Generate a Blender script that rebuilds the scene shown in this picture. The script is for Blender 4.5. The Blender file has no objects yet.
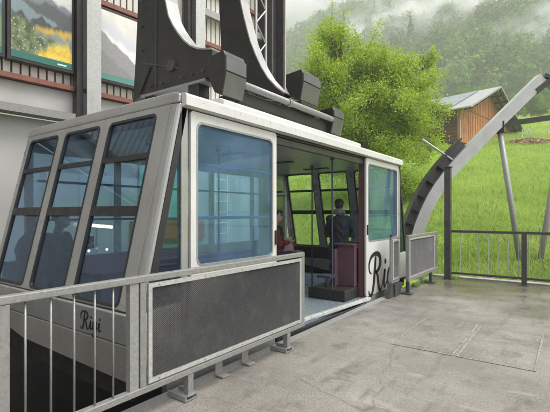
import bpy, bmesh, math, random
import numpy as np
from mathutils import Vector, Matrix
random.seed(7); np.random.seed(7)
R = math.radians
sc = bpy.context.scene
col = sc.collection

# ------------------------------------------------------------------ camera
cam_d = bpy.data.cameras.new('camera'); cam = bpy.data.objects.new('camera', cam_d); col.objects.link(cam)
cam.location = (0, 0, 1.6)
cam.rotation_euler = (R(90), 0, R(35.9))
cam_d.sensor_width = 36; cam_d.lens = 410 / 550 * 36
cam_d.shift_y = 7 / 550
cam_d.clip_start = .05; cam_d.clip_end = 6000
sc.camera = cam

# ------------------------------------------------------------------ sky, sun, exposure
SUN_EL, SUN_AZ = 62, 70            # azimuth measured from +Y towards +X
w = bpy.data.worlds.new('World'); sc.world = w; w.use_nodes = True
nt = w.node_tree; nt.nodes.clear()
sky = nt.nodes.new('ShaderNodeTexSky'); sky.sky_type = 'NISHITA'; sky.sun_disc = False
sky.sun_elevation = R(SUN_EL); sky.sun_rotation = R(SUN_AZ); sky.air_density = 1.0; sky.dust_density = 6.0
hs = nt.nodes.new('ShaderNodeHueSaturation'); hs.inputs['Saturation'].default_value = .12
bg = nt.nodes.new('ShaderNodeBackground'); bg.inputs['Strength'].default_value = .15
wo = nt.nodes.new('ShaderNodeOutputWorld')
nt.links.new(sky.outputs[0], hs.inputs['Color']); nt.links.new(hs.outputs[0], bg.inputs[0]); nt.links.new(bg.outputs[0], wo.inputs[0])
sd = bpy.data.lights.new('sun', 'SUN'); sd.energy = 1.3; sd.angle = R(25); sd.color = (1, .97, .92)
sun = bpy.data.objects.new('sun', sd); col.objects.link(sun)
sdir = Vector((math.sin(R(SUN_AZ)) * math.cos(R(SUN_EL)), math.cos(R(SUN_AZ)) * math.cos(R(SUN_EL)), math.sin(R(SUN_EL))))
sun.rotation_euler = sdir.to_track_quat('Z', 'Y').to_euler(); sun.location = (0, 0, 60)
sc.view_settings.view_transform = 'Standard'; sc.view_settings.look = 'None'
sc.view_settings.gamma = 1; sc.view_settings.use_curve_mapping = False
sc.view_settings.exposure = 1.22
sc.render.engine = 'CYCLES'
sc.cycles.use_denoising = True
sc.cycles.max_bounces = 10; sc.cycles.transparent_max_bounces = 24; sc.cycles.volume_bounces = 8
sc.cycles.diffuse_bounces = 4; sc.cycles.glossy_bounces = 4

# ------------------------------------------------------------------ materials
def nodes_of(name):
    m = bpy.data.materials.new(name); m.use_nodes = True
    t = m.node_tree
    return m, t, t.nodes['Principled BSDF']

def N(t, kind, **kw):
    n = t.nodes.new(kind)
    for k, v in kw.items():
        if k in n.inputs: n.inputs[k].default_value = v
        else: setattr(n, k, v)
    return n

def mixc(t, fac, a, b):
    n = t.nodes.new('ShaderNodeMix'); n.data_type = 'RGBA'
    for sock, v in ((n.inputs[0], fac), (n.inputs[6], a), (n.inputs[7], b)):
        if hasattr(v, 'links') or isinstance(v, bpy.types.NodeSocket): t.links.new(v, sock)
        elif isinstance(v, (int, float)): sock.default_value = v
        else: sock.default_value = (*v, 1)
    return n.outputs[2]

def ramp(t, src, p0, p1, c0=0, c1=1):
    n = t.nodes.new('ShaderNodeMapRange'); n.inputs[1].default_value = p0; n.inputs[2].default_value = p1
    n.inputs[3].default_value = c0; n.inputs[4].default_value = c1
    t.links.new(src, n.inputs[0]); return n.outputs[0]

def noise(t, scale, detail=4, vec=None, rough=.55):
    n = N(t, 'ShaderNodeTexNoise', Scale=scale, Detail=detail, Roughness=rough)
    if vec is not None: t.links.new(vec, n.inputs['Vector'])
    return n.outputs['Fac']

def geo_pos(t):
    return t.nodes.new('ShaderNodeNewGeometry').outputs['Position']

def mat(name, c, rough=.5, metal=0, var=.12, scale=6, dirt=None, dirt_amt=.3, bump=0, bump_scale=60, spec=.5, coat=0, streak=0):
    m, t, b = nodes_of(name)
    p = geo_pos(t)
    c = tuple(c)
    lo = tuple(x * (1 - var) for x in c); hi = tuple(min(1, x * (1 + var)) for x in c)
    f = ramp(t, noise(t, scale, 6, p), .3, .7)
    out = mixc(t, f, lo, hi)
    if dirt is not None:
        g = ramp(t, noise(t, scale * .37, 8, p, .65), .45, .75, 0, dirt_amt)
        out = mixc(t, g, out, dirt)
    if streak:
        mp = t.nodes.new('ShaderNodeMapping'); mp.inputs['Scale'].default_value = (9, 9, .7); t.links.new(p, mp.inputs[0])
        out = mixc(t, ramp(t, noise(t, 3.0, 6, mp.outputs[0], .7), .52, .72, 0, streak), out, tuple(x * .62 for x in c))
        sc_ = N(t, 'ShaderNodeTexNoise', Scale=90.0, Detail=3.0); t.links.new(p, sc_.inputs['Vector'])
        out = mixc(t, ramp(t, sc_.outputs['Fac'], .68, .72, 0, streak), out, tuple(x * .4 for x in c))
    t.links.new(out, b.inputs['Base Color'])
    r = ramp(t, noise(t, scale * 1.7, 5, p), .3, .7, max(.03, rough - .1), min(1, rough + .1))
    t.links.new(r, b.inputs['Roughness'])
    b.inputs['Metallic'].default_value = metal
    b.inputs['Specular IOR Level'].default_value = spec
    b.inputs['Coat Weight'].default_value = coat
    if bump:
        bn = N(t, 'ShaderNodeBump', Strength=bump, Distance=.01)
        t.links.new(noise(t, bump_scale, 4, p), bn.inputs['Height']); t.links.new(bn.outputs[0], b.inputs['Normal'])
    return m

def galvanised(name, c=(.27, .268, .26), rough=.5, metal=.45):
    m, t, b = nodes_of(name)
    p = geo_pos(t)
    v = N(t, 'ShaderNodeTexVoronoi', Scale=55.0); t.links.new(p, v.inputs['Vector'])
    sep = t.nodes.new('ShaderNodeSeparateColor'); t.links.new(v.outputs['Color'], sep.inputs[0])
    a = mixc(t, sep.outputs[0], tuple(x * .87 for x in c), tuple(min(1, x * 1.12) for x in c))
    st = ramp(t, noise(t, 3, 8, p, .65), .5, .72, 0, .45)
    a = mixc(t, st, a, (.27, .26, .24))
    t.links.new(a, b.inputs['Base Color']); b.inputs['Metallic'].default_value = metal
    r = ramp(t, sep.outputs[1], 0, 1, rough - .12, rough + .12); t.links.new(r, b.inputs['Roughness'])
    return m

def glass(name, tint, refl=.12, rtint=(.75, .9, 1), smear=.06, dcol=(.30, .46, .62), veil=0):
    m = bpy.data.materials.new(name); m.use_nodes = True; t = m.node_tree; t.nodes.clear()
    o = t.nodes.new('ShaderNodeOutputMaterial')
    tr = N(t, 'ShaderNodeBsdfTransparent', Color=(*tint, 1))
    gl = N(t, 'ShaderNodeBsdfGlossy', Color=(*rtint, 1), Roughness=.03)
    df = N(t, 'ShaderNodeBsdfDiffuse', Color=(*dcol, 1))
    lw = N(t, 'ShaderNodeLayerWeight', Blend=.5)
    pw = N(t, 'ShaderNodeMath', operation='POWER'); t.links.new(lw.outputs['Facing'], pw.inputs[0]); pw.inputs[1].default_value = 5.0
    ad = N(t, 'ShaderNodeMath', operation='MULTIPLY_ADD'); ad.use_clamp = True; t.links.new(pw.outputs[0], ad.inputs[0]); ad.inputs[1].default_value = .9; ad.inputs[2].default_value = .035 + refl
    m1 = t.nodes.new('ShaderNodeMixShader'); t.links.new(ad.outputs[0], m1.inputs[0]); t.links.new(tr.outputs[0], m1.inputs[1]); t.links.new(gl.outputs[0], m1.inputs[2])
    p = geo_pos(t)
    f = ramp(t, noise(t, 2.2, 8, p, .65), .35, .8, veil, veil + smear)
    m2 = t.nodes.new('ShaderNodeMixShader'); t.links.new(f, m2.inputs[0]); t.links.new(m1.outputs[0], m2.inputs[1]); t.links.new(df.outputs[0], m2.inputs[2])
    t.links.new(m2.outputs[0], o.inputs[0])
    return m

M = {}
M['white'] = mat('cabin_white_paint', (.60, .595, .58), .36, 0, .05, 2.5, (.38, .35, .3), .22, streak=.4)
M['cream'] = mat('cabin_end_paint_and_shade', (.335, .335, .325), .32, .3, .07, 2.0, (.2, .185, .16), .35, streak=.4)  # grey end paint; its darker tone also gives the white apron its shade
M['skirt'] = mat('cabin_skirt_grey', (.26, .25, .235), .5, 0, .12, 3, (.12, .11, .1), .5, streak=.5)
M['rubber'] = mat('black_rubber', (.018, .018, .02), .55, 0, .2, 8)
M['black'] = mat('black_steel', (.022, .021, .02), .38, .1, .35, 5, (.06, .05, .04), .3, bump=.1)
M['dark'] = mat('dark_steel', (.06, .06, .062), .45, .2, .25, 5, (.11, .09, .07), .25)
M['galv'] = galvanised('galvanised_steel')
M['galv_lt'] = galvanised('galvanised_light', (.45, .45, .44), .45, .35)
M['galv_dk'] = galvanised('weathered_galvanised', (.3, .3, .295), .55, .4)
M['beam'] = mat('galvanised_beam', (.45, .45, .445), .45, .35, .1, 4, (.3, .29, .27), .3)
M['flange'] = mat('sky_lit_edge', (.40, .40, .39), .45, .3, .12, 4, (.16, .15, .13), .5, streak=.3)  # pale tone holds the sky light on the arm's curved edge
M['plate'] = mat('dull_grey_plate', (.13, .13, .132), .45, .3, .15, 3, (.06, .055, .05), .4)
M['mesh'] = galvanised('expanded_metal', (.11, .11, .108), .5, .4)
M['alu'] = mat('aluminium_sill', (.72, .72, .7), .35, .5, .1, 9, (.3, .27, .22), .4)
M['floor_int'] = mat('cabin_floor_vinyl', (.15, .185, .215), .3, 0, .12, 12, (.18, .19, .2), .35)
M['ceil_int'] = mat('cabin_ceiling', (.3, .31, .32), .35, 0, .06, 2)
M['purple'] = mat('mauve_panel', (.12, .058, .08), .45, 0, .1, 4)
M['blue'] = mat('blue_rail', (.03, .075, .21), .35, 0, .1, 4)
M['navy'] = mat('navy_panel', (.035, .045, .08), .45, 0, .2, 4)
M['glass_end'] = glass('tinted_end_glass', (.53, .67, .79), .01, (.75, .85, 1.0), .04)
M['glass_side'] = glass('blue_door_glass', (.60, .78, .93), .01, (.72, .86, 1.0), .12, (.30, .46, .62), .06)
M['glass_clear'] = glass('clear_cabin_glass', (.92, .97, .97), .03, (1, 1, 1), .02)
M['concrete_wall'] = mat('pale_wall_panel', (.46, .45, .43), .8, 0, .07, 1.2, (.26, .25, .23), .35, bump=.15, bump_scale=30)
M['pit'] = mat('pit_shade_concrete', (.02, .019, .018), .95, 0, .4, 1.4, (.01, .01, .01), .6, bump=.3)  # near-black colour stands in for the deep shade of the pit
M['slat'] = mat('white_cladding_slat', (.62, .60, .56), .6, 0, .1, 3, (.35, .3, .24), .3)
M['brown'] = mat('brown_timber', (.09, .045, .032), .6, 0, .3, 9)
M['rust'] = mat('rusty_red_purlin', (.2, .075, .05), .6, 0, .25, 6)
M['mint'] = mat('mint_green_panel', (.22, .55, .42), .5, 0, .06, 3)
M['redbox'] = mat('red_band', (.4, .1, .05), .5, 0, .1, 5)
M['ladder'] = mat('white_ladder', (.75, .75, .73), .5, 0, .05, 5)
M['ink'] = mat('black_lettering', (.015, .015, .015), .5, 0, .1, 9)
M['posterwhite'] = mat('poster_lettering', (.8, .8, .78), .4)
M['skin'] = mat('skin', (.5, .3, .22), .55, 0, .08, 20)
M['hair'] = mat('dark_hair', (.02, .015, .012), .6, 0, .3, 60)
M['jacket'] = mat('black_jacket_cloth', (.012, .013, .016), .75, 0, .3, 30, bump=.4, bump_scale=40)
M['grey_cloth'] = mat('pale_hood_cloth', (.15, .15, .155), .85, 0, .1, 30)
M['trouser'] = mat('dark_trouser_cloth', (.025, .027, .035), .85, 0, .25, 30)
M['red_cloth'] = mat('red_jacket_cloth', (.15, .012, .015), .75, 0, .2, 20)
M['olive'] = mat('olive_jacket_cloth', (.06, .055, .035), .85, 0, .2, 20)
M['shoe'] = mat('black_shoe', (.02, .02, .02), .5)
M['eye'] = mat('eye', (.05, .04, .03), .15)
M['phone'] = mat('phone_black', (.02, .02, .022), .2)
M['orange'] = mat('orange_gable_boards', (.44, .18, .065), .7, 0, .25, 1.1, (.22, .09, .04), .35)
M['redwood'] = mat('dark_barn_boards', (.12, .05, .033), .8, 0, .35, 1.0, (.05, .03, .022), .4)
M['roofgrey'] = mat('barn_roof_metal', (.29, .29, .30), .5, .1, .08, .7)
M['solar'] = mat('solar_glass', (.20, .22, .26), .18, 0, .05, .5)
M['wood_dk'] = mat('dark_rafters', (.045, .035, .03), .8, 0, .3, 2)
M['barnwhite'] = mat('barn_plaster', (.6, .58, .54), .8, 0, .1, 1)
M['bark'] = mat('bark', (.11, .085, .06), .9, 0, .35, 9, bump=.6, bump_scale=25)
M['rubble'] = mat('reddish_rubble', (.3, .2, .13), .9, 0, .4, 2, (.4, .3, .2), .5)
M['stake'] = mat('weathered_stake', (.55, .53, .5), .8, 0, .2, 5)
M['kerb'] = mat('edge_concrete', (.3, .29, .27), .8, 0, .2, 4, (.12, .11, .1), .5, bump=.5)

def leaf_mat(name, c1, c2, trans=.35, scale=.6):
    m = bpy.data.materials.new(name); m.use_nodes = True; t = m.node_tree; t.nodes.clear()
    o = t.nodes.new('ShaderNodeOutputMaterial')
    at = N(t, 'ShaderNodeAttribute', attribute_name='tint')
    p = geo_pos(t)
    f = N(t, 'ShaderNodeMath', operation='MULTIPLY_ADD'); f.use_clamp = True
    t.links.new(at.outputs['Fac'], f.inputs[0]); f.inputs[1].default_value = .75
    t.links.new(ramp(t, noise(t, scale, 3, p), .3, .7, -.1, .35), f.inputs[2])
    c = mixc(t, f.outputs[0], c1, c2)
    d = t.nodes.new('ShaderNodeBsdfDiffuse'); tl = t.nodes.new('ShaderNodeBsdfTranslucent')
    t.links.new(c, d.inputs[0]); t.links.new(c, tl.inputs[0])
    mx = t.nodes.new('ShaderNodeMixShader'); mx.inputs[0].default_value = trans
    t.links.new(d.outputs[0], mx.inputs[1]); t.links.new(tl.outputs[0], mx.inputs[2]); t.links.new(mx.outputs[0], o.inputs[0])
    return m
M['leaf'] = leaf_mat('spring_leaves', (.27, .39, .05), (.50, .63, .10), .58, .7)
M['forest'] = leaf_mat('forest_leaves', (.03, .09, .022), (.22, .36, .09), .25, .05)
M['bushleaf'] = leaf_mat('bush_leaves', (.07, .15, .025), (.18, .32, .06), .35, .5)
M['grass'] = leaf_mat('grass_blades', (.25, .38, .07), (.54, .66, .20), .5, .35)

def mat_concrete():
    m, t, b = nodes_of('wet_platform_concrete')
    p = geo_pos(t)
    base = mixc(t, ramp(t, noise(t, .7, 8, p, .62), .3, .7), (.14, .131, .117), (.265, .249, .224))
    fine = mixc(t, ramp(t, noise(t, 60, 8, p, .75), .36, .64), (.42, .42, .42), (1.45, 1.42, 1.38))
    mu = t.nodes.new('ShaderNodeMix'); mu.data_type = 'RGBA'; mu.blend_type = 'MULTIPLY'; mu.inputs[0].default_value = .8
    t.links.new(base, mu.inputs[6]); t.links.new(fine, mu.inputs[7])
    sp = N(t, 'ShaderNodeTexVoronoi', Scale=38.0); t.links.new(p, sp.inputs['Vector'])
    pits = ramp(t, sp.outputs['Distance'], .12, .26, .9, 0)
    pn = ramp(t, noise(t, 1.6, 6, p), .46, .60)
    pm = N(t, 'ShaderNodeMath', operation='MULTIPLY'); t.links.new(pits, pm.inputs[0]); t.links.new(pn, pm.inputs[1])
    c = mixc(t, pm.outputs[0], mu.outputs[2], (.07, .06, .05))
    # stains with their own outline
    st = ramp(t, noise(t, 2.3, 9, p, .7), .56, .64, 0, .6)
    c = mixc(t, st, c, (.10, .092, .08))
    lt = ramp(t, noise(t, 1.1, 10, p, .72), .57, .68, 0, .45)
    c = mixc(t, lt, c, (.36, .34, .305))
    # smears dragged along the platform, hairline cracks
    mp = t.nodes.new('ShaderNodeMapping'); mp.inputs['Scale'].default_value = (2.2, .5, 1); mp.inputs['Rotation'].default_value = (0, 0, .5); t.links.new(p, mp.inputs[0])
    c = mixc(t, ramp(t, noise(t, 2.6, 9, mp.outputs[0], .72), .53, .63, 0, .5), c, (.09, .084, .075))
    mp2 = t.nodes.new('ShaderNodeMapping'); mp2.inputs['Scale'].default_value = (.6, 2.4, 1); t.links.new(p, mp2.inputs[0])
    c = mixc(t, ramp(t, noise(t, 3.1, 9, mp2.outputs[0], .75), .57, .66, 0, .4), c, (.37, .355, .33))
    wv = N(t, 'ShaderNodeTexNoise', Scale=1.7, Detail=6.0); t.links.new(p, wv.inputs['Vector'])
    wm = t.nodes.new('ShaderNodeMix'); wm.data_type = 'VECTOR'; wm.inputs[0].default_value = .22; t.links.new(p, wm.inputs[4]); t.links.new(wv.outputs['Color'], wm.inputs[5])
    ck = N(t, 'ShaderNodeTexVoronoi', Scale=.62, feature='DISTANCE_TO_EDGE'); t.links.new(wm.outputs[1], ck.inputs['Vector'])
    ckm = N(t, 'ShaderNodeMath', operation='MULTIPLY'); t.links.new(ramp(t, ck.outputs['Distance'], .002, .006, .35, 0), ckm.inputs[0]); t.links.new(ramp(t, noise(t, .8, 3, p), .5, .56), ckm.inputs[1])
    c = mixc(t, ckm.outputs[0], c, (.05, .045, .04))
    # wet film towards the open far edge
    sx = t.nodes.new('ShaderNodeSeparateXYZ'); t.links.new(p, sx.inputs[0])
    wy = ramp(t, sx.outputs[1], 6.0, 10.0, -.32, .32)
    ad = N(t, 'ShaderNodeMath', operation='ADD'); t.links.new(noise(t, .9, 6, p, .6), ad.inputs[0]); t.links.new(wy, ad.inputs[1])
    wet = ramp(t, ad.outputs[0], .36, .82)
    c = mixc(t, ramp(t, wet, 0, 1, 0, .8), c, (.085, .075, .055))
    t.links.new(c, b.inputs['Base Color'])
    rr = N(t, 'ShaderNodeMath', operation='MULTIPLY_ADD'); t.links.new(wet, rr.inputs[0]); rr.inputs[1].default_value = -.40
    t.links.new(ramp(t, noise(t, 1.3, 7, p, .65), .38, .62, .36, .72), rr.inputs[2]); t.links.new(rr.outputs[0], b.inputs['Roughness'])
    bn = N(t, 'ShaderNodeBump', Strength=.3, Distance=.004)
    h = N(t, 'ShaderNodeMath', operation='MULTIPLY_ADD'); t.links.new(noise(t, 70, 4, p), h.inputs[0]); h.inputs[1].default_value = .6; t.links.new(noise(t, 9, 5, p), h.inputs[2])
    t.links.new(h.outputs[0], bn.inputs['Height']); t.links.new(bn.outputs[0], b.inputs['Normal'])
    return m
M['platform'] = mat_concrete()
M['hatch'] = mat('hatch_concrete', (.18, .17, .152), .6, 0, .25, 5, (.13, .12, .1), .5, bump=.4, bump_scale=80)
M['hatchrim'] = mat('hatch_rim', (.23, .22, .20), .7, 0, .4, 14, (.13, .12, .105), .9, bump=.4)

def mat_meadow():
    m, t, b = nodes_of('meadow_grass')
    p = geo_pos(t)
    a = mixc(t, ramp(t, noise(t, .16, 6, p, .6), .35, .65), (.20, .36, .04), (.42, .56, .10))
    f = mixc(t, ramp(t, noise(t, 3.5, 5, p, .6), .35, .65), a, (.36, .46, .06))
    t.links.new(f, b.inputs['Base Color']); b.inputs['Roughness'].default_value = .95; b.inputs['Specular IOR Level'].default_value = .1
    bn = N(t, 'ShaderNodeBump', Strength=.9, Distance=.15); t.links.new(noise(t, 4, 6, p, .65), bn.inputs['Height']); t.links.new(bn.outputs[0], b.inputs['Normal'])
    return m
M['meadow'] = mat_meadow()
M['hill'] = mat('forest_floor', (.035, .06, .022), .95, 0, .4, .08, spec=.1)

def mat_poster(name, kind, x0, x1, z0, z1):
    """a printed landscape: bands of sky, ridges, lake and flowers drawn by nodes in the poster's own coordinates"""
    m, t, b = nodes_of(name)
    tc = t.nodes.new('ShaderNodeTexCoord')
    mp = t.nodes.new('ShaderNodeMapping'); t.links.new(tc.outputs['Generated'], mp.inputs['Vector'])
    sx = t.nodes.new('ShaderNodeSeparateXYZ'); t.links.new(tc.outputs['UV'], sx.inputs[0])
    U, V = sx.outputs[0], sx.outputs[1]
    uv = tc.outputs['UV']
    def edge(level, amp, scale, slope, soft=.01, seed=0):
        """mask that is 1 below a ragged line"""
        n = N(t, 'ShaderNodeTexNoise', Scale=scale, Detail=5.0, noise_dimensions='1D')
        ws = N(t, 'ShaderNodeMath', operation='ADD'); t.links.new(U, ws.inputs[0]); ws.inputs[1].default_value = seed
        t.links.new(ws.outputs[0], n.inputs['W'])
        l = N(t, 'ShaderNodeMath', operation='MULTIPLY_ADD'); t.links.new(n.outputs['Fac'], l.inputs[0]); l.inputs[1].default_value = amp; l.inputs[2].default_value = level - amp / 2
        l2 = N(t, 'ShaderNodeMath', operation='MULTIPLY_ADD'); t.links.new(U, l2.inputs[0]); l2.inputs[1].default_value = slope; t.links.new(l.outputs[0], l2.inputs[2])
        d = N(t, 'ShaderNodeMath', operation='SUBTRACT'); t.links.new(l2.outputs[0], d.inputs[0]); t.links.new(V, d.inputs[1])
        return ramp(t, d.outputs[0], -soft, soft)
    if kind == 'flowers':
        c = mixc(t, ramp(t, V, .6, 1), (.45, .5, .52), (.8, .78, .72))
        c = mixc(t, edge(1.0, .25, 3, -.25, .02, 3), c, (.20, .22, .24))
        c = mixc(t, edge(.78, .2, 4, -.05, .02, 8), c, (.10, .11, .115))
        c = mixc(t, edge(.74, .16, 4, -.28, .02, 1), c, (.22, .29, .31))
        c = mixc(t, edge(.56, .24, 5, -.06, .015, 5), c, (.075, .08, .08))
        c = mixc(t, edge(.40, .22, 4, .08, .03, 11), c, (.62, .42, .08)); c = mixc(t, edge(.34, .2, 5, .06, .03, 7), c, (.25, .3, .28))
        v = N(t, 'ShaderNodeTexVoronoi', Scale=24.0); t.links.new(uv, v.inputs['Vector'])
        fl = mixc(t, ramp(t, noise(t, 9, 4, uv), .4, .6), (.07, .10, .04), (.22, .27, .13))
        fl = mixc(t, ramp(t, v.outputs['Distance'], .16, .26, 1, 0), fl, (.7, .66, .5))
        yl = mixc(t, ramp(t, noise(t, 14, 5, uv), .35, .6), (.75, .48, .02), (.85, .66, .10))
        fg = mixc(t, edge(-.12, .16, 7, .55, .05, 2), fl, yl)
        c = mixc(t, edge(.52, .25, 5, -.28, .05, 4), c, fg)
    elif kind == 'ridge':
        c = mixc(t, ramp(t, noise(t, 3, 6, uv), .35, .65), (.66, .62, .58), (.84, .80, .74))
        c = mixc(t, edge(.93, .12, 5, -.35, .08, 2), c, (.60, .60, .66))
        c = mixc(t, edge(.70, .15, 4, -.25, .03, 6), c, (.78, .76, .76))
        c = mixc(t, edge(.72, .12, 6, -.52, .015, 9), c, (.25, .24, .25))
        c = mixc(t, edge(.42, .12, 6, -.42, .03, 4), c, (.19, .185, .18))
    else:
        c = mixc(t, ramp(t, V, .2, 1), (.12, .25, .2), (.3, .42, .5))
        c = mixc(t, edge(.7, .25, 4, -.1, .02, 3), c, (.10, .17, .2))
        c = mixc(t, edge(.35, .2, 5, .1, .03, 5), c, (.16, .28, .10))
    c = mixc(t, ramp(t, noise(t, 26, 8, uv, .75), .35, .75, 0, .35), c, (.07, .08, .08) if kind != 'ridge' else (.5, .5, .5))
    gr = (.025, .15, .115) if kind != 'ridge' else (.08, .24, .2)
    c = mixc(t, edge(.085, .0, 1, 0, .002), c, gr)
    t.links.new(c, b.inputs['Base Color']); b.inputs['Roughness'].default_value = .35
    return m

# ------------------------------------------------------------------ mesh helpers
class MB:
    def __init__(s): s.v = []; s.f = []
    def add(s, vs, fs):
        o = len(s.v); s.v += [tuple(v) for v in vs]; s.f += [tuple(i + o for i in f) for f in fs]; return s
    def box(s, x0, x1, y0, y1, z0, z1):
        return s.add([(x0,y0,z0),(x1,y0,z0),(x1,y1,z0),(x0,y1,z0),(x0,y0,z1),(x1,y0,z1),(x1,y1,z1),(x0,y1,z1)],
                     [(3,2,1,0),(4,5,6,7),(0,1,5,4),(1,2,6,5),(2,3,7,6),(3,0,4,7)])
    def bar(s, p, q, a, b, up=(0,0,1)):
        """rectangular bar p->q, width a sideways, b along up"""
        p, q, up = Vector(p), Vector(q), Vector(up)
        d = (q - p).normalized(); sd = d.cross(up)
        if sd.length < 1e-5: sd = d.cross(Vector((1, 0, 0)))
        sd.normalize(); u = sd.cross(d).normalized()
        vs = []
        for c in (p, q):
            for i, j in ((-1,-1),(1,-1),(1,1),(-1,1)): vs.append(c + sd * (a/2*i) + u * (b/2*j))
        return s.add(vs, [(3,2,1,0),(4,5,6,7),(0,1,5,4),(1,2,6,5),(2,3,7,6),(3,0,4,7)])
    def tube(s, pts, r, n=10, caps=True):
        pts = [Vector(p) for p in pts]; rr = r if isinstance(r, (list, tuple)) else [r] * len(pts)
        vs, fs = [], []
        prev = None
        for i, p in enumerate(pts):
            d = (pts[min(i+1, len(pts)-1)] - pts[max(i-1, 0)]).normalized()
            if prev is None:
                a = d.cross(Vector((0,0,1)));
                if a.length < 1e-3: a = d.cross(Vector((1,0,0)))
            else: a = prev - d * prev.dot(d)
            a.normalize(); prev = a; b = d.cross(a)
            for k in range(n):
                t = 2*math.pi*k/n; vs.append(p + (a*math.cos(t) + b*math.sin(t)) * rr[i])
        for i in range(len(pts)-1):
            for k in range(n): fs.append((i*n+k, i*n+(k+1)%n, (i+1)*n+(k+1)%n, (i+1)*n+k))
        if caps: fs += [tuple(range(n-1,-1,-1)), tuple((len(pts)-1)*n+k for k in range(n))]
        return s.add(vs, fs)
    def prism(s, outline, off):
        """polygon (3D points in one plane) pushed along off"""
        n = len(outline); off = Vector(off)
        vs = [Vector(p) for p in outline] + [Vector(p) + off for p in outline]
        fs = [tuple(range(n-1,-1,-1)), tuple(range(n, 2*n))] + [(i,(i+1)%n,n+(i+1)%n,n+i) for i in range(n)]
        return s.add(vs, fs)
    def frame(s, outer, inner, off):
        """ring between two 3D outlines with equal counts, pushed along off"""
        n = len(outer); off = Vector(off)
        vs = [Vector(p) for p in outer] + [Vector(p) for p in inner]; vs += [v + off for v in vs]
        fs = []
        for i in range(n):
            j = (i+1) % n
            fs += [(i, n+i, n+j, j), (2*n+i, 2*n+j, 3*n+j, 3*n+i), (i, j, 2*n+j, 2*n+i), (n+i, 3*n+i, 3*n+j, n+j)]
        return s.add(vs, fs)
    def sphere(s, c, r, nu=12, nv=8, sx=1, sy=1, sz=1):
        vs = [(c[0], c[1], c[2]-r*sz)]; fs = []
        for j in range(1, nv):
            t = -math.pi/2 + math.pi*j/nv
            for i in range(nu):
                a = 2*math.pi*i/nu; vs.append((c[0]+r*sx*math.cos(t)*math.cos(a), c[1]+r*sy*math.cos(t)*math.sin(a), c[2]+r*sz*math.sin(t)))
        vs.append((c[0], c[1], c[2]+r*sz)); L = len(vs)-1
        for i in range(nu):
            fs.append((0, 1+(i+1)%nu, 1+i)); fs.append((L, 1+(nv-2)*nu+i, 1+(nv-2)*nu+(i+1)%nu))
        for j in range(nv-2):
            for i in range(nu): fs.append((1+j*nu+i, 1+j*nu+(i+1)%nu, 1+(j+1)*nu+(i+1)%nu, 1+(j+1)*nu+i))
        return s.add(vs, fs)

def tag(o, label=None, cat=None, group=None, kind=None):
    if label: o['label'] = label
    if cat: o['category'] = cat
    if group: o['group'] = group
    if kind: o['kind'] = kind
    return o
LOC = {}
def thing(name, loc, label, cat, group=None):
    o = bpy.data.objects.new(name, None); col.objects.link(o); o.location = loc; o.empty_display_size = .2
    LOC[o.name] = Vector(loc)
    return tag(o, label, cat, group)
def mkmesh(name, mb, m, off=Vector((0,0,0)), smooth=False, bevel=0, auto=None):
    me = bpy.data.meshes.new(name)
    me.from_pydata([(v[0]-off.x, v[1]-off.y, v[2]-off.z) for v in mb.v], [], mb.f)
    bm = bmesh.new(); bm.from_mesh(me); bmesh.ops.recalc_face_normals(bm, faces=bm.faces); bm.to_mesh(me); bm.free()
    if m: me.materials.append(m)
    if smooth:
        for p in me.polygons: p.use_smooth = True
    return me
def obj(name, mb, m, parent=None, smooth=False, bevel=0, loc=None, label=None):
    off = LOC[parent.name] if parent is not None else Vector(loc or (0,0,0))
    me = mkmesh(name, mb, m, off, smooth)
    o = bpy.data.objects.new(name, me); col.objects.link(o)
    if parent is not None: o.parent = parent
    else: o.location = off
    LOC[o.name] = off
    if bevel:
        b = o.modifiers.new('bevel', 'BEVEL'); b.width = bevel; b.segments = 2; b.limit_method = 'ANGLE'; b.angle_limit = R(35)
    if label: o['label'] = label
    return o
def copy_thing(o, loc, label=None):
    c = o.copy(); col.objects.link(c); c.location = loc; LOC[c.name] = Vector(loc)
    if label: c['label'] = label
    for ch in o.children:
        d = ch.copy(); col.objects.link(d); d.parent = c
        for g in ch.children:
            e = g.copy(); col.objects.link(e); e.parent = d
    return c
def np_mesh(name, V, F, m, tint=None):
    """V (n,3); F (m,k) with equal k; tint per vertex"""
    me = bpy.data.meshes.new(name)
    V = np.asarray(V, np.float32); F = np.asarray(F, np.int32); k = F.shape[1]
    me.vertices.add(len(V)); me.vertices.foreach_set('co', V.ravel())
    me.loops.add(F.size); me.loops.foreach_set('vertex_index', F.ravel())
    me.polygons.add(len(F)); me.polygons.foreach_set('loop_start', np.arange(0, F.size, k, dtype=np.int32))
    me.update(calc_edges=True)
    if tint is not None:
        a = me.attributes.new('tint', 'FLOAT', 'POINT'); a.data.foreach_set('value', np.asarray(tint, np.float32))
    me.materials.append(m)
    return me
def link(name, me, parent=None, loc=(0,0,0)):
    o = bpy.data.objects.new(name, me); col.objects.link(o)
    if parent is not None: o.parent = parent
    else: o.location = loc
    return o
def cards(C, size, normal_bias=None, up=.3, aspect=1.0):
    """leaf quads at centres C; returns V, F"""
    n = len(C)
    d = np.random.normal(size=(n,3))
    if normal_bias is not None: d = d * .6 + normal_bias
    d[:,2] += up
    d /= np.linalg.norm(d, axis=1)[:,None]
    a = np.cross(d, np.random.normal(size=(n,3))); a /= np.linalg.norm(a, axis=1)[:,None]
    b = np.cross(d, a)
    s = (np.asarray(size) * np.random.uniform(.6, 1.4, n))[:,None] / 2
    V = np.empty((n,4,3), np.float32)
    V[:,0] = C - a*s; V[:,1] = C - b*s*aspect*.6; V[:,2] = C + a*s; V[:,3] = C + b*s*aspect*.6
    return V.reshape(-1,3), np.arange(4*n, dtype=np.int32).reshape(n,4)

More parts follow.
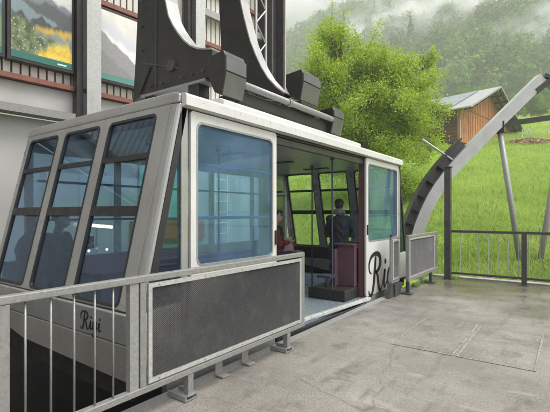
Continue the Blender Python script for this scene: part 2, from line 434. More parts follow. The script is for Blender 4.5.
# ------------------------------------------------------------------ terrain, platform, pit
NX, NY = -.27, .963
PD = np.array([-400, 10.6, 12, 50, 112, 150]); PZ = np.array([-.5, -.45, .0, 9.8, 24, 36.])
def terr(x, y):
    x = np.asarray(x, float); y = np.asarray(y, float)
    d = x*NX + y*NY; q = x*NY - y*NX
    z = np.interp(d, PD, PZ)
    sl = np.clip(.74 + .0009*q, .56, .86)
    dd = np.clip(d - 150, 0, None)
    top = 360.
    z = z + np.where(dd > 0, sl * (dd - np.clip(dd - top, 0, None) * .9), 0)
    z = z + np.clip(d-14, 0, 60)/60 * (.5*np.sin(q*.09+1) + .35*np.sin(d*.21+q*.05)) + np.clip(dd/80, 0, 1) * (9*np.sin(q*.021+.6) + 6*np.sin(d*.03+q*.013) + 4*np.sin(q*.07))
    z = z + np.clip((d-10.9)/2, 0, 1) * .06*np.sin(x*1.3+y*.7)
    return z
def sheet(name, ds, qs, m):
    D_, Q_ = np.meshgrid(ds, qs, indexing='ij')
    X = D_*NX + Q_*NY; Y = D_*NY - Q_*NX
    Z = terr(X, Y)
    V = np.stack([X, Y, Z], -1).reshape(-1,3)
    a, b = D_.shape
    i = np.arange(a*b).reshape(a,b)
    F = np.stack([i[:-1,:-1], i[:-1,1:], i[1:,1:], i[1:,:-1]], -1).reshape(-1,4)
    me = np_mesh(name, V, F, m)
    for p in me.polygons: p.use_smooth = True
    return tag(link(name, me), kind='structure')
sheet('meadow', np.r_[10.4:30:.5, 30:152:3], np.r_[-140:-30:5, -30:30:.75, 30:125:5], M['meadow'])
sheet('mountainside', np.r_[151:640:8], np.r_[-420:400:9], M['hill'])
g = MB(); g.box(-60, -9.5, -40, 11, -1.2, -.5); tag(obj('ground', g, M['meadow']), kind='structure')

XE = -2.86                       # platform edge beside the pit
p = MB(); p.box(XE, 9, -9, 10.75, -.35, 0)
tag(obj('platform', p, M['platform']), kind='structure')
p = MB(); p.box(XE, 9, 10.754, 11.0, -.5, .035); tag(obj('platform_kerb', p, M['kerb']), kind='structure')
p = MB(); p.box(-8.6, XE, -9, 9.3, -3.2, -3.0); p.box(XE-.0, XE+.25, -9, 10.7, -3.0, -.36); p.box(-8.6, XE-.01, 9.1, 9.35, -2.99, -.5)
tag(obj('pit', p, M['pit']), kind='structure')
# steel edging of the platform
p = MB(); p.box(XE-.07, XE-.003, -9, 10.6, -.16, -.012); p.box(XE-.072, XE+.05, -9, 10.6, -.008, .004)
tag(obj('platform_edge_strip', p, M['galv_dk']), kind='structure')

# floor hatches
for i, (x0, x1, lab) in enumerate(((-1.80, -1.075, 'square hatch lid in the wet concrete platform, the one nearer the cabin'), (-1.045, -.29, 'square hatch lid in the wet concrete platform, the one farther from the cabin'))):
    t = thing('floor_hatch', ((x0+x1)/2, 5.65, 0), lab, 'floor hatch', 'hatch lids in the platform floor')
    m = MB(); m.box(x0+.028, x1-.028, 4.908, 6.402, .001, .007); obj('lid', m, M['platform'], t)
    m = MB(); m.frame([(x0,4.88,.001),(x1,4.88,.001),(x1,6.43,.001),(x0,6.43,.001)], [(x0+.024,4.904,.001),(x1-.024,4.904,.001),(x1-.024,6.406,.001),(x0+.024,6.406,.001)], (0,0,.006)); obj('rim', m, M['hatchrim'], t)

# ------------------------------------------------------------------ station building
A6 = R(6); WP = Vector((-7.83, 4.46, 0)); WD = Vector((math.sin(A6), math.cos(A6), 0)); WN = Vector((math.cos(A6), -math.sin(A6), 0))
def W(s, o, z): q = WP + WD*s + WN*o; return (q.x, q.y, z)
def wbox(mb, s0, s1, o0, o1, z0, z1):
    vs = [W(s,o,z) for z in (z0,z1) for (s,o) in ((s0,o0),(s0,o1),(s1,o1),(s1,o0))]
    return mb.add(vs, [(3,2,1,0),(4,5,6,7),(0,1,5,4),(1,2,6,5),(2,3,7,6),(3,0,4,7)])
st = thing('station_building', WP, 'grey cable car station hall with galvanised columns and slatted cladding behind the cabin', 'building')
m = MB(); wbox(m, -13, 5.0, -.35, -.115, -3, .1); obj('shaded_pit_wall', m, M['pit'], st)  # same wall lower down, its shade put into a near-black colour
m = MB(); wbox(m, -13, 5.0, -.35, -.12, .1, 3.34); obj('lower_wall', m, M['concrete_wall'], st)
for s in np.arange(-12, 5, 2.44):
    m = MB(); wbox(m, s, s+.012, -.119, -.113, .12, 3.3); obj('panel_joint', m, M['galv_dk'], st)
m = MB(); wbox(m, -13, 5.0, -.35, -.14, 3.52, 3.97); obj('fascia_panel', m, M['concrete_wall'], st)
m = MB(); wbox(m, -13, 5.0, -.35, -.2, 3.98, 8.4); obj('cladding_back', m, M['brown'], st)
m = MB()
for s in np.arange(-12.9, 4.95, .147): wbox(m, s, s+.112, -.198, -.165, 4.09, 8.38)
obj('cladding', m, M['slat'], st)
m = MB(); wbox(m, -13, 5.0, -.16, -.02, 3.985, 4.075); wbox(m, -13, 5.0, -.16, -.04, 5.90, 6.0); wbox(m, -13, 5.0, -.16, -.04, 7.3, 7.4); obj('purlin', m, M['rust'], st)
m = MB(); wbox(m, -13, -.32, -.11, .16, 3.36, 3.40); wbox(m, -13, -.32, .13, .16, 3.40, 3.50); wbox(m, -13, 5.0, -.11, -.07, 3.36, 3.5); obj('ledge_beam', m, M['galv'], st)
for s in (-2.55, .01, 2.62):
    m = MB(); wbox(m, s-.14, s+.14, .20, .225, 3.41, 8.4); wbox(m, s-.14, s+.14, -.05, -.02, 3.41, 8.4); wbox(m, s-.012, s+.012, -.018, .199, 3.41, 8.4)
    obj('column', m, M['galv_lt'], st, bevel=.004)
    m = MB(); wbox(m, s-.28, s-.16, -.1, .1, 3.41, 8.4); obj('black_gap_strip', m, M['black'], st)  # solid black strip filling the dark gap left of the column
m = MB(); wbox(m, 2.8, 5.0, -.1, .02, 6.62, 6.8); obj('wall_girt', m, M['galv_dk'], st)
m = MB(); wbox(m, 2.8, 5.0, -.1, .02, 5.2, 5.3); obj('wall_girt', m, M['galv_dk'], st)
m = MB(); wbox(m, 5.12, 5.16, -.3, .3, -3, 8.4); wbox(m, 5.62, 5.66, -.3, .3, -3, 8.4); wbox(m, 5.17, 5.61, -.02, .02, -3, 8.4); obj('end_column', m, M['dark'], st)
m = MB(); wbox(m, 5.67, 5.72, .1, .32, -3, 8.4); obj('end_flashing', m, mat('pinkish_flashing', (.45, .32, .3), .6), st)
m = MB()
zz = 3.6; k = 0
a0, a1 = 4.62, 5.02
m.tube([W(a0, .15, 3.4), W(a0, .15, 8.4)], .035, 8); m.tube([W(a1, .15, 3.4), W(a1, .15, 8.4)], .035, 8)
while zz < 8.2:
    m.tube([W(a0 if k%2 else a1, .15, zz), W(a1 if k%2 else a0, .15, zz+.48)], .022, 6); zz += .48; k += 1
obj('lattice_column', m, M['galv_lt'], st)
m = MB(); m.box(-9.2, -7.2, -9.5, 9.6, 8.42, 8.65); obj('roof', m, M['dark'], st)  # out of view; cut narrow so sky light reaches the wall
m = MB(); m.box(-8.6, 9, -9.4, -9.05, 0.01, 8.4); obj('rear_shade_wall', m, M['concrete_wall'], st)  # unseen wall added to block light and darken the cabin end
m = MB(); wbox(m, 1.15, 2.45, -.118, -.07, 1.45, 3.1); obj('green_panel', m, M['mint'], st)
m = MB(); wbox(m, .95, 2.95, -.118, -.05, .98, 1.42); obj('red_band', m, M['redbox'], st)
m = MB()
for s in (3.2, 3.62): m.tube([W(s, .05, -2.5), W(s, .05, 3.2)], .022, 8)
for z in np.arange(-2.3, 3.2, .28): m.tube([W(3.2, .05, z), W(3.62, .05, z)], .015, 6)
obj('wall_ladder', m, M['ladder'], st)

def poster(s0, s1, z0, z1, kind, label):
    t = thing('poster', W((s0+s1)/2, 0, z0), label, 'poster', 'landscape posters on the station wall')
    f = .055
    m = MB(); o = .02
    wbox(m, s0-f, s1+f, -.16, .0, z0-f, z1+f); obj('frame', m, M['black'], t, bevel=.006)
    me = bpy.data.meshes.new('print')
    off = LOC[t.name]
    vs = [Vector(W(s, .008, z)) - off for (s, z) in ((s0,z0),(s1,z0),(s1,z1),(s0,z1))]
    me.from_pydata(vs, [], [(0,1,2,3)])
    uvl = me.uv_layers.new(name='UVMap')
    for i, c in enumerate(((0,0),(1,0),(1,1),(0,1))): uvl.data[i].uv = c
    me.materials.append(mat_poster('printed_' + kind, kind, s0, s1, z0, z1))
    link('print', me, t)
    m = MB(); wbox(m, s1-.26, s1-.1, .009, .011, z0+.045, z0+.07); 
    if kind == 'flowers': obj('small_logo', m, M['posterwhite'], t)
    if kind == 'ridge':
        m = MB(); wbox(m, s1-.20, s1-.03, .009, .011, z1-.17, z1-.04); obj('corner_emblem', m, M['mint'], t)
poster(-2.62, -1.50, 4.36, 5.78, 'lake', 'bluish green landscape poster cut off at the left edge of the view')
poster(-1.36, -.33, 4.36, 5.84, 'flowers', 'landscape poster with bright yellow flowers and a green lower band')
poster(.20, 1.27, 4.36, 5.78, 'ridge', 'pale poster of a misty grey mountain ridge right of the first column')

# ------------------------------------------------------------------ lettering
def bez(pts, n=8):
    """Catmull-Rom through points"""
    P = [Vector((*p[:2], 0)) for p in pts]; Wd = [p[2] for p in pts]
    out = []
    for i in range(len(P)-1):
        p0, p1, p2, p3 = P[max(i-1,0)], P[i], P[i+1], P[min(i+2,len(P)-1)]
        for k in range(n):
            t = k/n
            q = .5*((2*p1) + (p2-p0)*t + (2*p0-5*p1+4*p2-p3)*t*t + (3*p1-p0-3*p2+p3)*t**3)
            out.append((q.x, q.y, Wd[i]*(1-t)+Wd[i+1]*t))
    out.append((P[-1].x, P[-1].y, Wd[-1])); return out
STROKES = [
    [(.50,.97,.10),(.44,.6,.13),(.36,.2,.13),(.24,-.06,.11),(.08,-.10,.08),(.0,.04,.05)],
    [(.20,.50,.03),(.06,.58,.06),(.03,.78,.08),(.18,.97,.09),(.48,1.05,.10),(.78,.98,.13),(.86,.76,.14),(.72,.58,.11),(.46,.50,.05)],
    [(.50,.52,.06),(.64,.40,.11),(.70,.18,.13),(.78,-.02,.11),(.90,-.04,.07),(1.02,.10,.04)],
    [(1.02,.10,.04),(1.16,.34,.06),(1.22,.52,.10),(1.17,.28,.12),(1.15,.08,.11),(1.24,.0,.08),(1.38,.14,.04)],
    [(1.80,.46,.07),(1.66,.54,.08),(1.50,.40,.11),(1.45,.16,.12),(1.54,.0,.10),(1.68,.10,.06),(1.80,.40,.05)],
    [(1.86,.54,.10),(1.80,.2,.13),(1.74,-.15,.12),(1.62,-.40,.10),(1.46,-.44,.07),(1.42,-.30,.05),(1.6,-.12,.04),(1.9,.08,.04),(2.1,.3,.05)],
    [(2.06,.24,.04),(2.20,.52,.10),(2.15,.28,.12),(2.13,.08,.11),(2.22,.0,.08),(2.38,.14,.04)],
]
DOTS = [(1.27, .76, .085), (2.25, .76, .085)]
def lettering(origin, ux, uz, nrm, size):
    """script word drawn on a plane: origin = baseline start, size = cap height"""
    o, ux, uz, nr = Vector(origin), Vector(ux), Vector(uz), Vector(nrm)
    mb = MB()
    def P(x, y, h): return o + ux*(x*size) + uz*(y*size) + nr*h
    for st_ in STROKES:
        c = bez(st_); n = len(c); L, Rr = [], []
        for i, (x, y, wd) in enumerate(c):
            xa, ya, _ = c[max(i-1,0)]; xb, yb, _ = c[min(i+1,n-1)]
            dx, dy = xb-xa, yb-ya; l = math.hypot(dx, dy) or 1
            wd = wd*1.25; nx, ny = -dy/l*wd/2, dx/l*wd/2
            L.append((x+nx, y+ny)); Rr.append((x-nx, y-ny))
        vs = []; fs = []
        for h in (.001, .003):
            vs += [P(*q, h) for q in L] + [P(*q, h) for q in Rr]
        for i in range(n-1):
            fs.append((2*n+i, 2*n+i+1, 3*n+i+1, 3*n+i)); fs.append((i, 2*n+i, 2*n+i+1, i+1)); fs.append((n+i, n+i+1, 3*n+i+1, 3*n+i))
        mb.add(vs, fs)
    for (x, y, r) in DOTS:
        mb.prism([P(x+r*math.cos(a), y+r*math.sin(a), .001) for a in np.linspace(0, 2*math.pi, 14, endpoint=False)], nr*.002)
    return mb

# ------------------------------------------------------------------ cable car cabin
YM = 5.78                                     # middle of the cabin
XR, XL = -3.05, -6.12                         # near side (platform) and far side
cab = thing('cable_car_cabin', (-4.58, YM, .15), 'white aerial cable car cabin with blue glass and open sliding door docked at the platform', 'cable car')
def ey(z, e):
    """Y of the sloping end at height z; e=0 near end, 1 far end"""
    y = 2.66 - .235*(2.75 - z) if z > .72 else 2.66 - .235*2.03 - .03*(1 if z < .7 else 0)
    return y if e == 0 else 2*YM - y
def rrect(x0, x1, z0, z1, r, n=5):
    out = []
    for cx, cz, a0 in ((x1-r, z1-r, 0), (x0+r, z1-r, 90), (x0+r, z0+r, 180), (x1-r, z0+r, 270)):
        for k in range(n+1):
            a = R(a0 + 90*k/n); out.append((cx+r*math.cos(a), cz+r*math.sin(a)))
    return out
def sq_match(x0, x1, z0, z1, inner):
    """project the rounded outline's points out to a square outline"""
    cx, cz = (x0+x1)/2, (z0+z1)/2; hx, hz = (x1-x0)/2, (z1-z0)/2
    out = []
    ix0 = min(p[0] for p in inner); ix1 = max(p[0] for p in inner); iz0 = min(p[1] for p in inner); iz1 = max(p[1] for p in inner)
    for x, z in inner:
        u = (x-(ix0+ix1)/2)/((ix1-ix0)/2); v = (z-(iz0+iz1)/2)/((iz1-iz0)/2)
        k = max(abs(u), abs(v)); out.append((cx+hx*u/k, cz+hz*v/k))
    return out
EW = [(-6.08, -5.29), (-5.13, -4.34), (-4.17, -3.34)]
zt, zb = 2.60, .73
for e in (0, 1):
    sg = 1 if e == 0 else -1
    def EP(x, z, o=0, e=e, sg=sg):            # o = metres outwards
        return (x, ey(z, e) - sg*o, z)
    # sloped shell with three rounded openings
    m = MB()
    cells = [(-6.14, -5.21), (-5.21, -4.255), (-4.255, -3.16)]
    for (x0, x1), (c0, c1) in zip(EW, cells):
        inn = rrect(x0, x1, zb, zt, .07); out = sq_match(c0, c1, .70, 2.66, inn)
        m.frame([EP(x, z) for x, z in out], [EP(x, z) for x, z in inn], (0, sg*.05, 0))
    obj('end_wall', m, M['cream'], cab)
    # rounded corner posts
    for xs, s in ((-3.16, 1), (-6.14, -1)):
        m = MB()
        prof = [(0, 0), (.045, .002), (.08, .010), (.10, .024), (.11, .042), (.11, .052), (0, .052)]
        lo, hi = [], []
        for (dx, dy) in prof:
            lo.append((xs + s*dx, ey(.70,e)+sg*dy, .70)); hi.append((xs + s*dx, ey(2.66,e)+sg*dy, 2.66))
        n = len(prof)
        m.add(lo+hi, [tuple(range(n-1,-1,-1)), tuple(range(n,2*n))] + [(i,(i+1)%n,n+(i+1)%n,n+i) for i in range(n)])
        obj('corner_post', m, M['cream'], cab, smooth=False, bevel=.01)
    # upper band under the roof
    m = MB(); m.prism([(-6.23, ey(2.663,e), 2.663), (XR-.003, ey(2.663,e), 2.663), (XR-.003, ey(2.72,e), 2.755), (-3.15, ey(2.79,e), 2.79), (-6.1, ey(2.79,e), 2.79), (-6.23, ey(2.74,e), 2.74)], (0, sg*.16, 0))
    obj('end_cornice', m, M['cream'], cab, bevel=.018)
    # lower apron and grey skirt
    m = MB(); m.prism([(-6.14, ey(.5,e), .698), (-3.13, ey(.5,e), .698), (-3.06, ey(.5,e), .66), (-3.06, ey(.5,e), .425), (-6.19, ey(.5,e), .425), (-6.19, ey(.5,e), .66)], (0, sg*.06, 0))
    ap = obj('end_apron', m, M['cream'], cab, bevel=.012)  # white apron in the darker end paint, its shade put into the colour
    m = MB(); m.prism([(-6.17, ey(.5,e)+sg*.0, .421), (-3.07, ey(.5,e), .421), (-3.07, ey(.5,e)+sg*.0, .10), (-5.2, ey(.5,e), .14), (-5.85, ey(.5,e), .25), (-6.15, ey(.5,e), .38)], (0, sg*.10, 0))
    obj('end_skirt', m, M['skirt'], cab, bevel=.01)
    if e == 0:
        obj('lettering', lettering((-3.925, ey(.5,0), .485), (1,0,0), (0,0,1), (0,-1,0), .15), M['ink'], ap)
    # windows: gasket with glazing bars, pane inside
    for (x0, x1) in EW:
        inn = rrect(x0+.028, x1-.028, zb+.028, zt-.028, .05); out = rrect(x0, x1, zb, zt, .07)
        m = MB(); m.frame([EP(x, z, .004) for x, z in out], [EP(x, z, .004) for x, z in inn], (0, sg*.04, 0))
        for z, h in ((2.165, .028), (1.62, .05)):
            m.prism([EP(x0+.02, z-h, .007), EP(x1-.02, z-h, .007), EP(x1-.02, z+h, .007), EP(x0+.02, z+h, .007)], (0, sg*.04, 0))
        wdo = obj('end_window', m, M['rubber'], cab)
        m = MB(); m.prism([EP(x, z, -.018) for x, z in rrect(x0+.01, x1-.01, zb+.01, zt-.01, .06)], (0, sg*.006, 0))
        obj('pane', m, M['glass_end'] if e == 0 else M['glass_clear'], wdo)

# roof and the white side trim
m = MB()
y0, y1 = ey(2.75,0)+.1, ey(2.75,1)-.1
prof = [(-6.2,2.64),(-3.03,2.64),(-3.0,2.68),(-3.03,2.75),(-3.16,2.785),(-4.6,2.80),(-6.05,2.785),(-6.2,2.74)]
m.prism([(x, y0+.07, z) for x, z in prof], (0, y1-y0-.14, 0)); obj('roof', m, M['white'], cab, bevel=.01)
m = MB(); m.prism([(-3.05, y0-.08, 2.625), (-2.985, y0-.08, 2.64), (-2.985, y0-.08, 2.73), (-3.0, y0-.08, 2.755), (-3.05, y0-.08, 2.765)], (0, y1-y0+.16, 0)); obj('side_trim', m, M['white'], cab)
m = MB()
for y in np.arange(y0+.15, y1, .28): m.tube([(-2.986, y, 2.70), (-2.983, y, 2.70)], .005, 8)
obj('rivet_row', m, M['galv'], cab)
m = MB(); m.prism([(-3.14, 3.3, 2.787), (-3.08, 3.3, 2.77), (-3.08, 3.3, 2.84), (-3.14, 3.3, 2.87), (-4.6, 3.3, 2.90), (-4.6, 3.3, 2.81)], (0, 3.6, 0)); obj('roof_walkway', m, M['white'], cab, bevel=.01)
m = MB(); m.box(-6.15, -3.1, y0+.2, y1-.2, 2.585, 2.6); obj('ceiling', m, M['ceil_int'], cab)
for yy in (3.7, 5.1, 6.5, 7.9):
    m = MB(); m.box(-4.9, -4.3, yy-.06, yy+.06, 2.565, 2.583); obj('ceiling_vent', m, M['navy'], cab)
# floor and underframe
m = MB(); m.box(-6.14, -3.1, 2.3, 2*YM-2.3, -.02, .04); obj('floor', m, M['floor_int'], cab)
m = MB(); m.box(-6.0, -3.3, 2.7, 2*YM-2.7, -.22, -.025); obj('underframe', m, M['black'], cab)

def side_panel(x0, x1, ylist, z0, z1): pass
# ---- platform side
def quarter(e):
    sg = 1 if e == 0 else -1
    yf = lambda z, o: ey(z, e) + sg*o
    yp = 2.67 if e == 0 else 2*YM-2.67
    m = MB()                                   # triangular frame beside the sloping end
    out = [(XR, yf(.76,.14), .76), (XR, yp, .76), (XR, yp, 2.62), (XR, yf(2.62,.12)+sg*.0, 2.62)]
    m2 = MB(); m2.prism([(XR+.004, yf(.72,.054), .72), (XR+.004, yf(.72,.135), .72), (XR+.004, yf(2.62,.115), 2.62), (XR+.004, yf(2.62,.054), 2.62)], (-.05,0,0)); obj('side_gasket', m2, M['rubber'], cab)
    m.prism([(XR-.012, yf(.74,.13), .74), (XR-.012, yp, .74), (XR-.012, yp, 2.6), (XR-.012, yf(2.6,.13), 2.6)], (-.006,0,0))
    obj('quarter_pane', m, M['glass_end'], cab)
    m = MB(); a, b = sorted((yp, yp + sg*.085)); m.box(XR-.06, XR+.004, a, b, .16, 2.622); obj('door_post', m, M['cream'], cab, bevel=.006)
    m = MB(); a, b = sorted((yf(.5,.065), yp)); m.prism([(XR, a, .715), (XR, b, .735), (XR, b, .17), (XR, a+.12 if e == 0 else a, .17), (XR, a, .34 if e == 0 else .17)], (-.05,0,0)); obj('side_apron', m, M['white'], cab, bevel=.008)
quarter(0); quarter(1)
def leaf(y0, y1, x, text):
    """sliding door leaf with a rounded window"""
    inn = rrect(y0+.075, y1-.075, 1.06, 2.52, .08); out = sq_match(y0, y1, .06, 2.615, inn)
    m = MB(); m.frame([(x, a, z) for a, z in out], [(x, a, z) for a, z in inn], (-.04, 0, 0)); lf = obj('door_leaf', m, M['white'], cab, bevel=.004)
    i2 = rrect(y0+.095, y1-.095, 1.08, 2.50, .065)
    m = MB(); m.frame([(x+.003, a, z) for a, z in inn], [(x+.003, a, z) for a, z in i2], (-.03, 0, 0)); obj('gasket', m, M['galv_dk'], lf)
    m = MB(); m.prism([(x-.015, a, z) for a, z in rrect(y0+.08, y1-.08, 1.065, 2.515, .075)], (-.006, 0, 0)); obj('pane', m, M['glass_side'], lf)
    for z in (2.10, 1.55):
        m = MB(); m.tube([(x-.05, y0+.06, z), (x-.05, y1-.06, z)], .017, 8); obj('blue_rail', m, M['blue'], lf)
    hy = y1-.03 if not text else y0+.03
    m = MB(); m.box(x+.001, x+.022, hy-.012, hy+.012, 1.2, 1.38); obj('handle', m, M['black'], lf)
    m = MB(); m.box(x-.03, x-.002, y0+.02, y0+.03, .1, 2.6); obj('seal', m, M['rubber'], lf)
    if text: obj('lettering', lettering((x+.0, y0+.10, .13), (0,1,0), (0,0,1), (1,0,0), .66), M['ink'], lf)
    return lf
leaf(2.79, 4.24, XR+.006, False)
leaf(7.06, 8.77, XR+.006, True)
m = MB(); m.box(XR-.12, XR-.05, 2.76, 8.80, 2.50, 2.62); obj('door_track', m, M['dark'], cab)
# jambs inside the doorway
wine = mat('dark_wine_jamb', (.12, .05, .06), .5)
for a, b in ((4.16, 4.22), (7.08, 7.20)):
    m = MB(); m.box(XR-.16, XR-.06, a, b, .05, 2.5); obj('door_jamb', m, wine, cab)
m = MB(); m.prism([(-3.26, 4.27, .02), (-3.19, 4.27, .02), (-2.95, 7.04, .02), (-3.02, 7.04, .02)], (0,0,.055)); obj('door_sill', m, M['alu'], cab, bevel=.006)
m = MB(); m.prism([(-3.17, 4.27, -.05), (-3.06, 4.27, -.05), (-2.935, 7.04, -.05), (-2.947, 7.04, -.05)], (0,0,.045)); obj('sill_rubber', m, M['rubber'], cab)
m = MB(); m.box(-3.1, -3.04, 4.25, 7.06, -.24, -.06); obj('sill_girder', m, M['galv_dk'], cab)
for a, b in ((2.5, 4.22), (7.06, 9.05)):
    m = MB(); m.box(XR-.07, XR-.005, a, b, -.2, .055); obj('side_skirt', m, M['skirt'], cab)
for a, b in ((2.06, 2.1), (2*YM-2.12, 2*YM-2.08)):
    m = MB(); m.box(-6.1, -3.12, a+.12 if a < 5 else a-.12, b+.12 if a < 5 else b-.12, -.06, .715); obj('end_lining', m, M['black'], cab)
# ---- far side: four windows
m = MB(); m.box(XL-.05, XL, 2.3, 2*YM-2.3, .15, .95); obj('far_side_panel', m, M['cream'], cab)
m = MB(); m.box(XL+.001, XL+.02, 2.35, 2*YM-2.35, .05, .94); obj('inner_lining', m, mat('rose_lining', (.30, .15, .20), .45, 0, .1, 4), cab)
m = MB(); m.box(XL-.05, XL, 2.62, 2*YM-2.62, 2.45, 2.63); obj('far_side_band', m, M['cream'], cab)
ys = [2.62, 4.0, 5.35, 6.2, 7.55, 8.94]
for y in ys:
    m = MB(); m.box(XL-.05, XL+.01, y-.05, y+.05, .951, 2.449); obj('far_side_post', m, M['cream'], cab)
for a, b in zip(ys[:-1], ys[1:]):
    m = MB(); m.box(XL-.03, XL-.022, a+.05, b-.05, .952, 2.448); obj('far_side_pane', m, M['glass_clear'], cab)
for z in (2.05, 1.5):
    m = MB(); m.tube([(XL+.06, 2.7, z), (XL+.06, 2*YM-2.7, z)], .018, 8); obj('hand_rail', m, M['blue'], cab)
em = bpy.data.materials.new('warm_reflection'); em.use_nodes = True; eb = em.node_tree.nodes['Principled BSDF']; eb.inputs['Emission Color'].default_value = (1, .66, .34, 1); eb.inputs['Emission Strength'].default_value = 2.6  # added glow for the bar and balls below, imitating reflections in the end window
m = MB(); m.bar((XL+.05, 3.30, 1.43), (XL+.05, 3.86, 1.37), .04, .05); obj('strip_reflection', m, em, cab, bevel=.008)
for y in (3.42, 3.72):
    m = MB(); m.sphere((XL+.12, y, 1.02), .02, 10, 8); obj('spot_reflection', m, em, cab)
# bench along the far side, grab poles, console
bn = MB(); bn.box(XL+.03, XL+.5, 2.55, 2*YM-2.5, .52, .62); bn.box(XL+.51, -5.05, 2.36, 2.86, .52, .62); b_ = obj('bench', bn, M['purple'], cab, bevel=.02)
for y in (2.7, 4.2, 5.7, 7.2, 8.8):
    m = MB(); m.box(XL+.1, XL+.42, y-.03, y+.03, .041, .518); obj('bench_leg', m, M['navy'], b_)
for (x, y) in ((-3.62, 4.72), (-3.9, 5.3), (-3.46, 6.52), (-4.4, 4.6), (-4.4, 7.4)):
    m = MB(); m.tube([(x, y, .042), (x, y, 2.583)], .014, 10); m.tube([(x, y, 2.55), (x, y, 2.583)], .04, 10); obj('grab_pole', m, M['navy'], cab, smooth=False)
m = MB(); m.box(-3.95, -3.2, 6.5, 7.9, .042, .24); cs = obj('operator_console', m, M['black'], cab, bevel=.02)
m = MB(); m.box(-3.62, -3.56, 6.82, 7.7, .241, .93); m.box(-3.56, -3.23, 6.95, 7.05, .241, 1.0); m.box(-3.56, -3.24, 7.5, 7.6, .241, .9); m.box(-3.64, -3.22, 6.9, 7.66, .931 + .071, 1.03); obj('console_panel', m, M['purple'], cs, bevel=.008)
m = MB(); m.box(-3.555, -3.5, 7.06, 7.49, .3, .9); obj('console_recess', m, M['black'], cs)
m = MB(); m.box(-3.52, -3.25, 7.1, 7.4, 1.031, 1.06); m.tube([(-3.4, 7.2, 1.06), (-3.4, 7.2, 1.2), (-3.36, 7.17, 1.3)], .012, 8); obj('console_controls', m, M['dark'], cs)
m = MB(); m.box(-3.78, -3.5, 6.52, 6.8, .42, .47); m.tube([(-3.64, 6.66, .241), (-3.64, 6.66, .419)], .03, 10); obj('folding_seat', m, M['navy'], cs, bevel=.015)

# ------------------------------------------------------------------ hanger above the cabin
hg = thing('hanger', (-4.4, 4.7, 2.9), 'black steel hanger arms with pale curved edges standing on the cabin roof', 'cable car hanger')
def arm(y, top, low=False):
    inner = [(-4.62, top), (-4.60, 5.6), (-4.57, 5.22), (-4.51, 4.98), (-4.44, 4.74), (-4.35, 4.46), (-4.24, 4.21), (-4.12, 3.98), (-3.98, 3.77), (-3.82, 3.60), (-3.66, 3.47)] if low else [(-4.47, top), (-4.45, 4.9), (-4.43, 4.47), (-4.36, 4.22), (-4.27, 4.07), (-4.17, 3.94), (-4.06, 3.82), (-3.94, 3.72), (-3.8, 3.65), (-3.66, 3.61), (-3.55, 3.59)]
    outl = [(-5.10, top)] + inner + [(-3.66, 3.2), (-4.95, 3.2), (-5.0, 4.2), (-5.05, 5.3)] if low else [(-5.0, top)] + inner + [(-3.55, 3.27), (-4.95, 3.27), (-5.14, 3.2), (-5.08, 3.8), (-5.03, 4.5)]
    # split: dark web, inner-curve flange with sky light painted into its pale colour
    m = MB(); m.prism([(x, y, z) for x, z in outl], (0, .22, 0)); o = obj('hanger_arm', m, M['black'], hg)
    m = MB()
    n = len(inner); vs, fs = [], []
    for i, (x, z) in enumerate(inner):
        xa, za = inner[max(i-1,0)]; xb, zb_ = inner[min(i+1,n-1)]; l = math.hypot(xb-xa, zb_-za); nx, nz = -(zb_-za)/l, (xb-xa)/l
        if nx < 0 or nz < 0: nx, nz = abs(nx), abs(nz)
        for h in (.002, .022):
            vs += [(x+nx*h, y-.015, z+nz*h), (x+nx*h, y+.20, z+nz*h)]
    for i in range(n-1):
        a, b = 4*i, 4*i+4
        fs += [(a,a+1,b+1,b), (a+2,b+2,b+3,a+3), (a,b,b+2,a+2), (a+1,a+3,b+3,b+1)]
    fs += [(0,2,3,1), (4*n-4,4*n-3,4*n-1,4*n-2)]
    m.add(vs, fs); obj('edge_flange', m, M['flange'], o)
    if not low:
        for bx_ in (-4.72, -4.5, -4.1, -3.9, -3.7):
            m = MB(); m.tube([(bx_, y-.022, 3.36), (bx_, y-.001, 3.36)], .022, 6); obj('bolt', m, M['dark'], o)
        for bz_ in (3.9, 4.25, 4.6):
            m = MB(); m.tube([(-4.93, y-.022, bz_), (-4.93, y-.001, bz_)], .022, 6); obj('bolt', m, M['dark'], o)
        m = MB(); m.prism([(-4.9, y-.012, 3.72), (-4.15, y-.012, 3.50), (-4.15, y-.012, 3.48), (-4.9, y-.012, 3.70)], (0,.0115,0)); m.prism([(-4.62, y-.013, 3.30), (-4.605, y-.013, 3.30), (-4.605, y-.013, 4.9), (-4.62, y-.013, 4.9)], (0,.0125,0)); obj('weld_seam', m, M['dark'], o)
    m = MB(); m.tube([(-4.29, y-.03, 3.55), (-4.29, y-.001, 3.55)], .075, 16); obj('pin', m, M['dark'], o)
    m = MB()
    m.prism([(-5.0, y-.025, 3.3), (-4.94, y-.025, 3.3), (-4.72, y-.025, 3.62), (-4.78, y-.025, 3.62)], (0,.022,0))
    obj('stiffener', m, M['black'], o)
    m = MB(); m.box(-4.95, -3.67, y-.01, y+.23, *((3.165, 3.196) if low else (3.235, 3.266))); obj('lower_flange', m, M['galv_dk'], o)
    return o
arm(3.6, 7.2); arm(5.3, 7.6, True)
